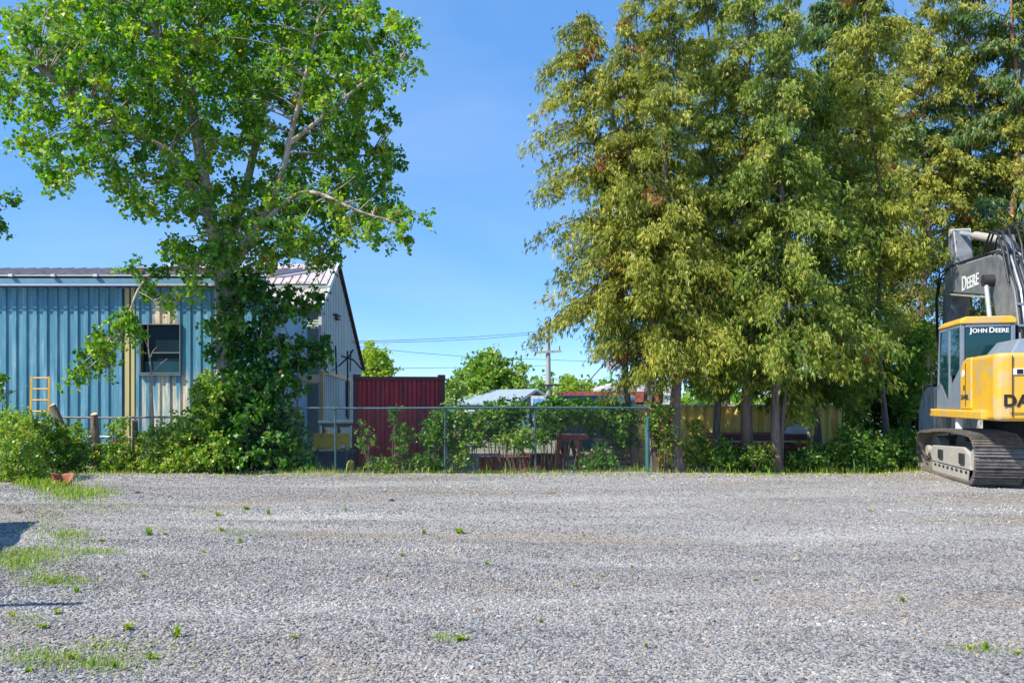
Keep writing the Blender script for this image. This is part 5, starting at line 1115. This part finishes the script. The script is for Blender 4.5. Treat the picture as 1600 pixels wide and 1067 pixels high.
for lab, env_, Y, lf, ls, tn, bs_ in SH:
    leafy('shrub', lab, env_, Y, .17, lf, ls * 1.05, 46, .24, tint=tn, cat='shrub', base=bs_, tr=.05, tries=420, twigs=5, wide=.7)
leafy('overhanging_tree', 'tree beyond the left edge, only its leafy branch tips showing', [(-14, 320, 22, 40, 0, .4), (-60, 330, 40, 50, 0, .6)], 16.6, .36, 'poplar_leaf', .10, 90, .4, base=(-150, 775), tr=.16, tries=500, tint=.25)
leafy('leaning_sapling', 'leafy tips of a sapling against the blue wall at the far left edge', [(-8, 592, 16, 22, 0, .3), (-30, 620, 30, 30, 0, .3)], 17.5, .2, 'vine_leaf', .09, 60, .24, base=(-30, 745), tr=.05, tries=120, cat='sapling')
o = MB().tube([at(-6, 620, 17.6), at(20, 612, 17.6), at(43, 603, 17.7)], [.015, .014, .006], 6).build('bare_stick', M['dead_wood'], None, origin=at(-6, 620, 17.6)); tag(o, 'pale bare stick slanting up from the left edge toward the ladder', 'stick')

# weeds and grass ---------------------------------------------------
def blades(P, h, m, parent, name, tint, lean=.5, wid=.09):
    n = len(P); a = rng.uniform(0, 6.28, n); d = np.stack([np.cos(a), np.sin(a), np.zeros(n)], 1); s = np.stack([-np.sin(a), np.cos(a), np.zeros(n)], 1)
    hh = (h * rng.uniform(.5, 1.2, n))[:, None]; ln = rng.uniform(.1, 1, n)[:, None] * lean; w = hh * wid
    m0 = P + d * hh * ln * .3; m0[:, 2] += hh[:, 0] * .6; tip = P + d * hh * ln; tip[:, 2] += (hh * (1 - .35 * ln))[:, 0]
    V = np.stack([P - s * w * .3, P + s * w * .3, m0 + s * w * .5, m0 - s * w * .5, tip], 1).reshape(-1, 3)
    k = np.arange(n)[:, None] * 5; Q = np.concatenate([k + [0, 1, 2, 3], k + [3, 2, 4, 4]], 0)
    Q = np.concatenate([k + [0, 1, 2, 3]], 0)
    me_v = V; tri = np.concatenate([k + [3, 2, 4]], 0)
    # two meshes' worth of faces in one: split the quad into triangles
    F3 = np.concatenate([k + [0, 1, 2], k + [0, 2, 3], tri], 0)
    return np_mesh(name, me_v, F3, m, np.repeat(np.clip(tint + rng.normal(0, .2, n), 0, 1), 5), wloc(parent) if parent is not None else (0, 0, 0), parent)
def tuft_pts(x, y, r, n):
    a = rng.uniform(0, 6.28, n); q = r * rng.random(n) ** .7; X = x + np.cos(a) * q; Yy = y + np.sin(a) * q
    return np.stack([X, Yy, yard_z(X, Yy)], 1)
def gpt(p, q): Y = F * HC / (q - HOR); return gx(p, Y), Y
TU = [(275, 995, 16), (238, 1026, 18), (200, 985, 14), (180, 1045, 12), (68, 985, 14), (20, 962, 12), (232, 838, 11), (258, 838, 8), (345, 830, 8), (375, 850, 8), (385, 795, 10), (340, 803, 9), (420, 802, 7), (225, 900, 9), (718, 832, 11), (662, 832, 7), (720, 1002, 15), (628, 865, 7), (760, 882, 6), (898, 915, 6), (988, 882, 6), (1540, 1012, 11), (1590, 1018, 12), (1515, 1012, 9), (1410, 935, 8), (1250, 862, 5), (460, 998, 8), (845, 970, 7), (160, 845, 8), (80, 912, 12), (120, 925, 9), (45, 1050, 14), (110, 1030, 12), (1010, 1012, 9), (318, 862, 6), (560, 905, 5), (940, 902, 5), (150, 1010, 12), (90, 955, 9), (540, 800, 5), (1180, 905, 6), (1360, 800, 5)]
proto = []
for v in range(6):
    t = thing('weed_tuft', 'x', 'weed', (0, 0, 0)); n = 26
    a = rng.uniform(0, 6.28, n); q = .25 * rng.random(n); P = np.stack([np.cos(a) * q, np.sin(a) * q, np.zeros(n)], 1)
    o = blades(P, [.9, .5, .7][v % 3], M['grass'], t, 'leaves', [.5, .62, .72][v % 3], lean=[1.0, 1.9, 1.4][v % 3], wid=[.15, .34, .22][v % 3]); proto.append((t, o.data)); 
    for ch in list(t.children): bpy.data.objects.remove(ch)
    bpy.data.objects.remove(t)
for k, (p, q, s_) in enumerate(TU):
    x, y = gpt(p, q); o = link_mesh('weed_tuft', proto[k % 6][1], (x, y, float(yard_z(x, y)) - .002), rot=(0, 0, random.uniform(0, 6)), scale=(s_ * y / F * 1.5,) * 3)
    tag(o, 'small bright green weed tuft growing alone out of the gravel', 'weed', 'weed tufts in the gravel')
PT = [(120, 772, 46, 10, .10, 900), (70, 755, 40, 10, .16, 700), (60, 868, 60, 12, .05, 800), (25, 880, 40, 14, .06, 500), (110, 838, 40, 10, .06, 350), (150, 860, 40, 8, .05, 250), (60, 1030, 60, 16, .05, 260), (150, 1040, 60, 16, .05, 260), (170, 1010, 50, 14, .04, 120), (90, 910, 50, 10, .06, 260), (340, 798, 60, 8, .05, 130), (370, 830, 50, 10, .05, 100), (700, 1000, 30, 6, .05, 70), (160, 795, 50, 8, .05, 180), (1530, 1015, 40, 6, .04, 70), (230, 790, 60, 8, .04, 90), (75, 815, 30, 30, .07, 150), (40, 975, 40, 18, .04, 90), (200, 900, 160, 60, .035, 260), (400, 830, 200, 40, .04, 160), (1000, 860, 400, 60, .03, 120), (250, 1020, 120, 20, .04, 130)]
PL = []; HL = []
for p, q, rx_, ry_, h_, n in PT:
    n = int(n * 1.6)
    a = rng.normal(p, rx_ * .6, n); c = rng.normal(q, ry_ * .6, n); c = np.maximum(c, 741)
    Yy = F * HC / (c - HOR); X = (a - 800) / F * Yy; PL.append(np.stack([X, Yy, yard_z(X, Yy)], 1)); HL.append(np.full(n, h_))
o = blades(np.concatenate(PL), np.concatenate(HL), M['grass'], None, 'grass_patch', .55, lean=.8, wid=.10); tag(o, 'thin patches of green and yellow grass on the gravel at the left', 'grass', kind='stuff')
n = 9000; X = rng.uniform(-13, 16, n); Yy = 18.1 + rng.random(n) ** 1.6 * 2.2 + .2 * np.sin(X * .8); Z = np.maximum(ground_z(X, Yy), -.3) ; Z = np.where(Yy < 18.5, yard_z(X, Yy), Z)
o = blades(np.stack([X, Yy, Z], 1), np.where(rng.random(n) < .035, rng.uniform(.2, .42, n), rng.uniform(.06, .2, n)), M['grass'], None, 'verge_grass', .5, lean=.7, wid=.07); tag(o, 'uncut grass and weeds along the foot of the fence and trees', 'grass', kind='stuff')
n = 6000; X = rng.uniform(-12.5, 15, n); X = np.where(rng.random(n) < .6, rng.uniform(-12, -4, n), X); w_ = .55 + .45 * np.sin(X * 1.9) * np.sin(X * .7 + 1); Yy = 18.5 - rng.random(n) ** 2 * 1.3 * w_; P = np.stack([X, Yy, yard_z(X, Yy)], 1)
o = blades(P, rng.uniform(.03, .13, n), M['grass'], None, 'dry_grass', .82, lean=1.0, wid=.09); tag(o, 'ragged dry grass creeping onto the far edge of the gravel', 'grass', kind='stuff')
n = 5000; X = rng.uniform(-12, 15, n); Yy = 18.6 - rng.random(n) ** 2 * 1.6; P = np.stack([X, Yy, yard_z(X, Yy) + .01], 1)
o = leaves('leaf_litter', P, .05, M['shrub_leaf'], None, rng.uniform(.85, 1, n), down=-.1, flat=3); tag(o, 'dry fallen leaves scattered along the far edge of the gravel', 'leaf litter', kind='stuff')
for k, (p, q, s_, c) in enumerate(((858, 772, .10, 'bark'), (1243, 876, .055, 'dead_wood'), (745, 953, .035, 'bark'), (612, 782, .05, 'ex_dark'), (215, 770, .06, 'ex_dark'), (28, 800, .08, 'bark'))):
    x, y = gpt(p, q); bm = bmesh.new(); bmesh.ops.create_icosphere(bm, subdivisions=2, radius=1)
    for v in bm.verts: v.co = Vector((v.co.x * s_ * (1 + .3 * math.sin(7 * v.co.y + k)), v.co.y * s_ * .7, v.co.z * s_ * .35 * (1 + .3 * math.cos(6 * v.co.x)))) 
    me = bpy.data.meshes.new('lump'); bm.to_mesh(me); bm.free(); me.materials.append(M[c]); o = link_mesh('dirt_clod' if c != 'ex_dark' else 'dark_stone', me, (x, y, float(yard_z(x, y)) + .01))
    tag(o, ['brown clod in the middle distance of the gravel', 'pale brown clod on the right half of the gravel', 'small brown clod near the lower middle of the gravel', 'dark stone near the far edge of the gravel below the red container', 'dark flat stone near the far left of the gravel', 'brown lump beside the shadow at the left verge'][k], 'stone' if c == 'ex_dark' else 'clod')
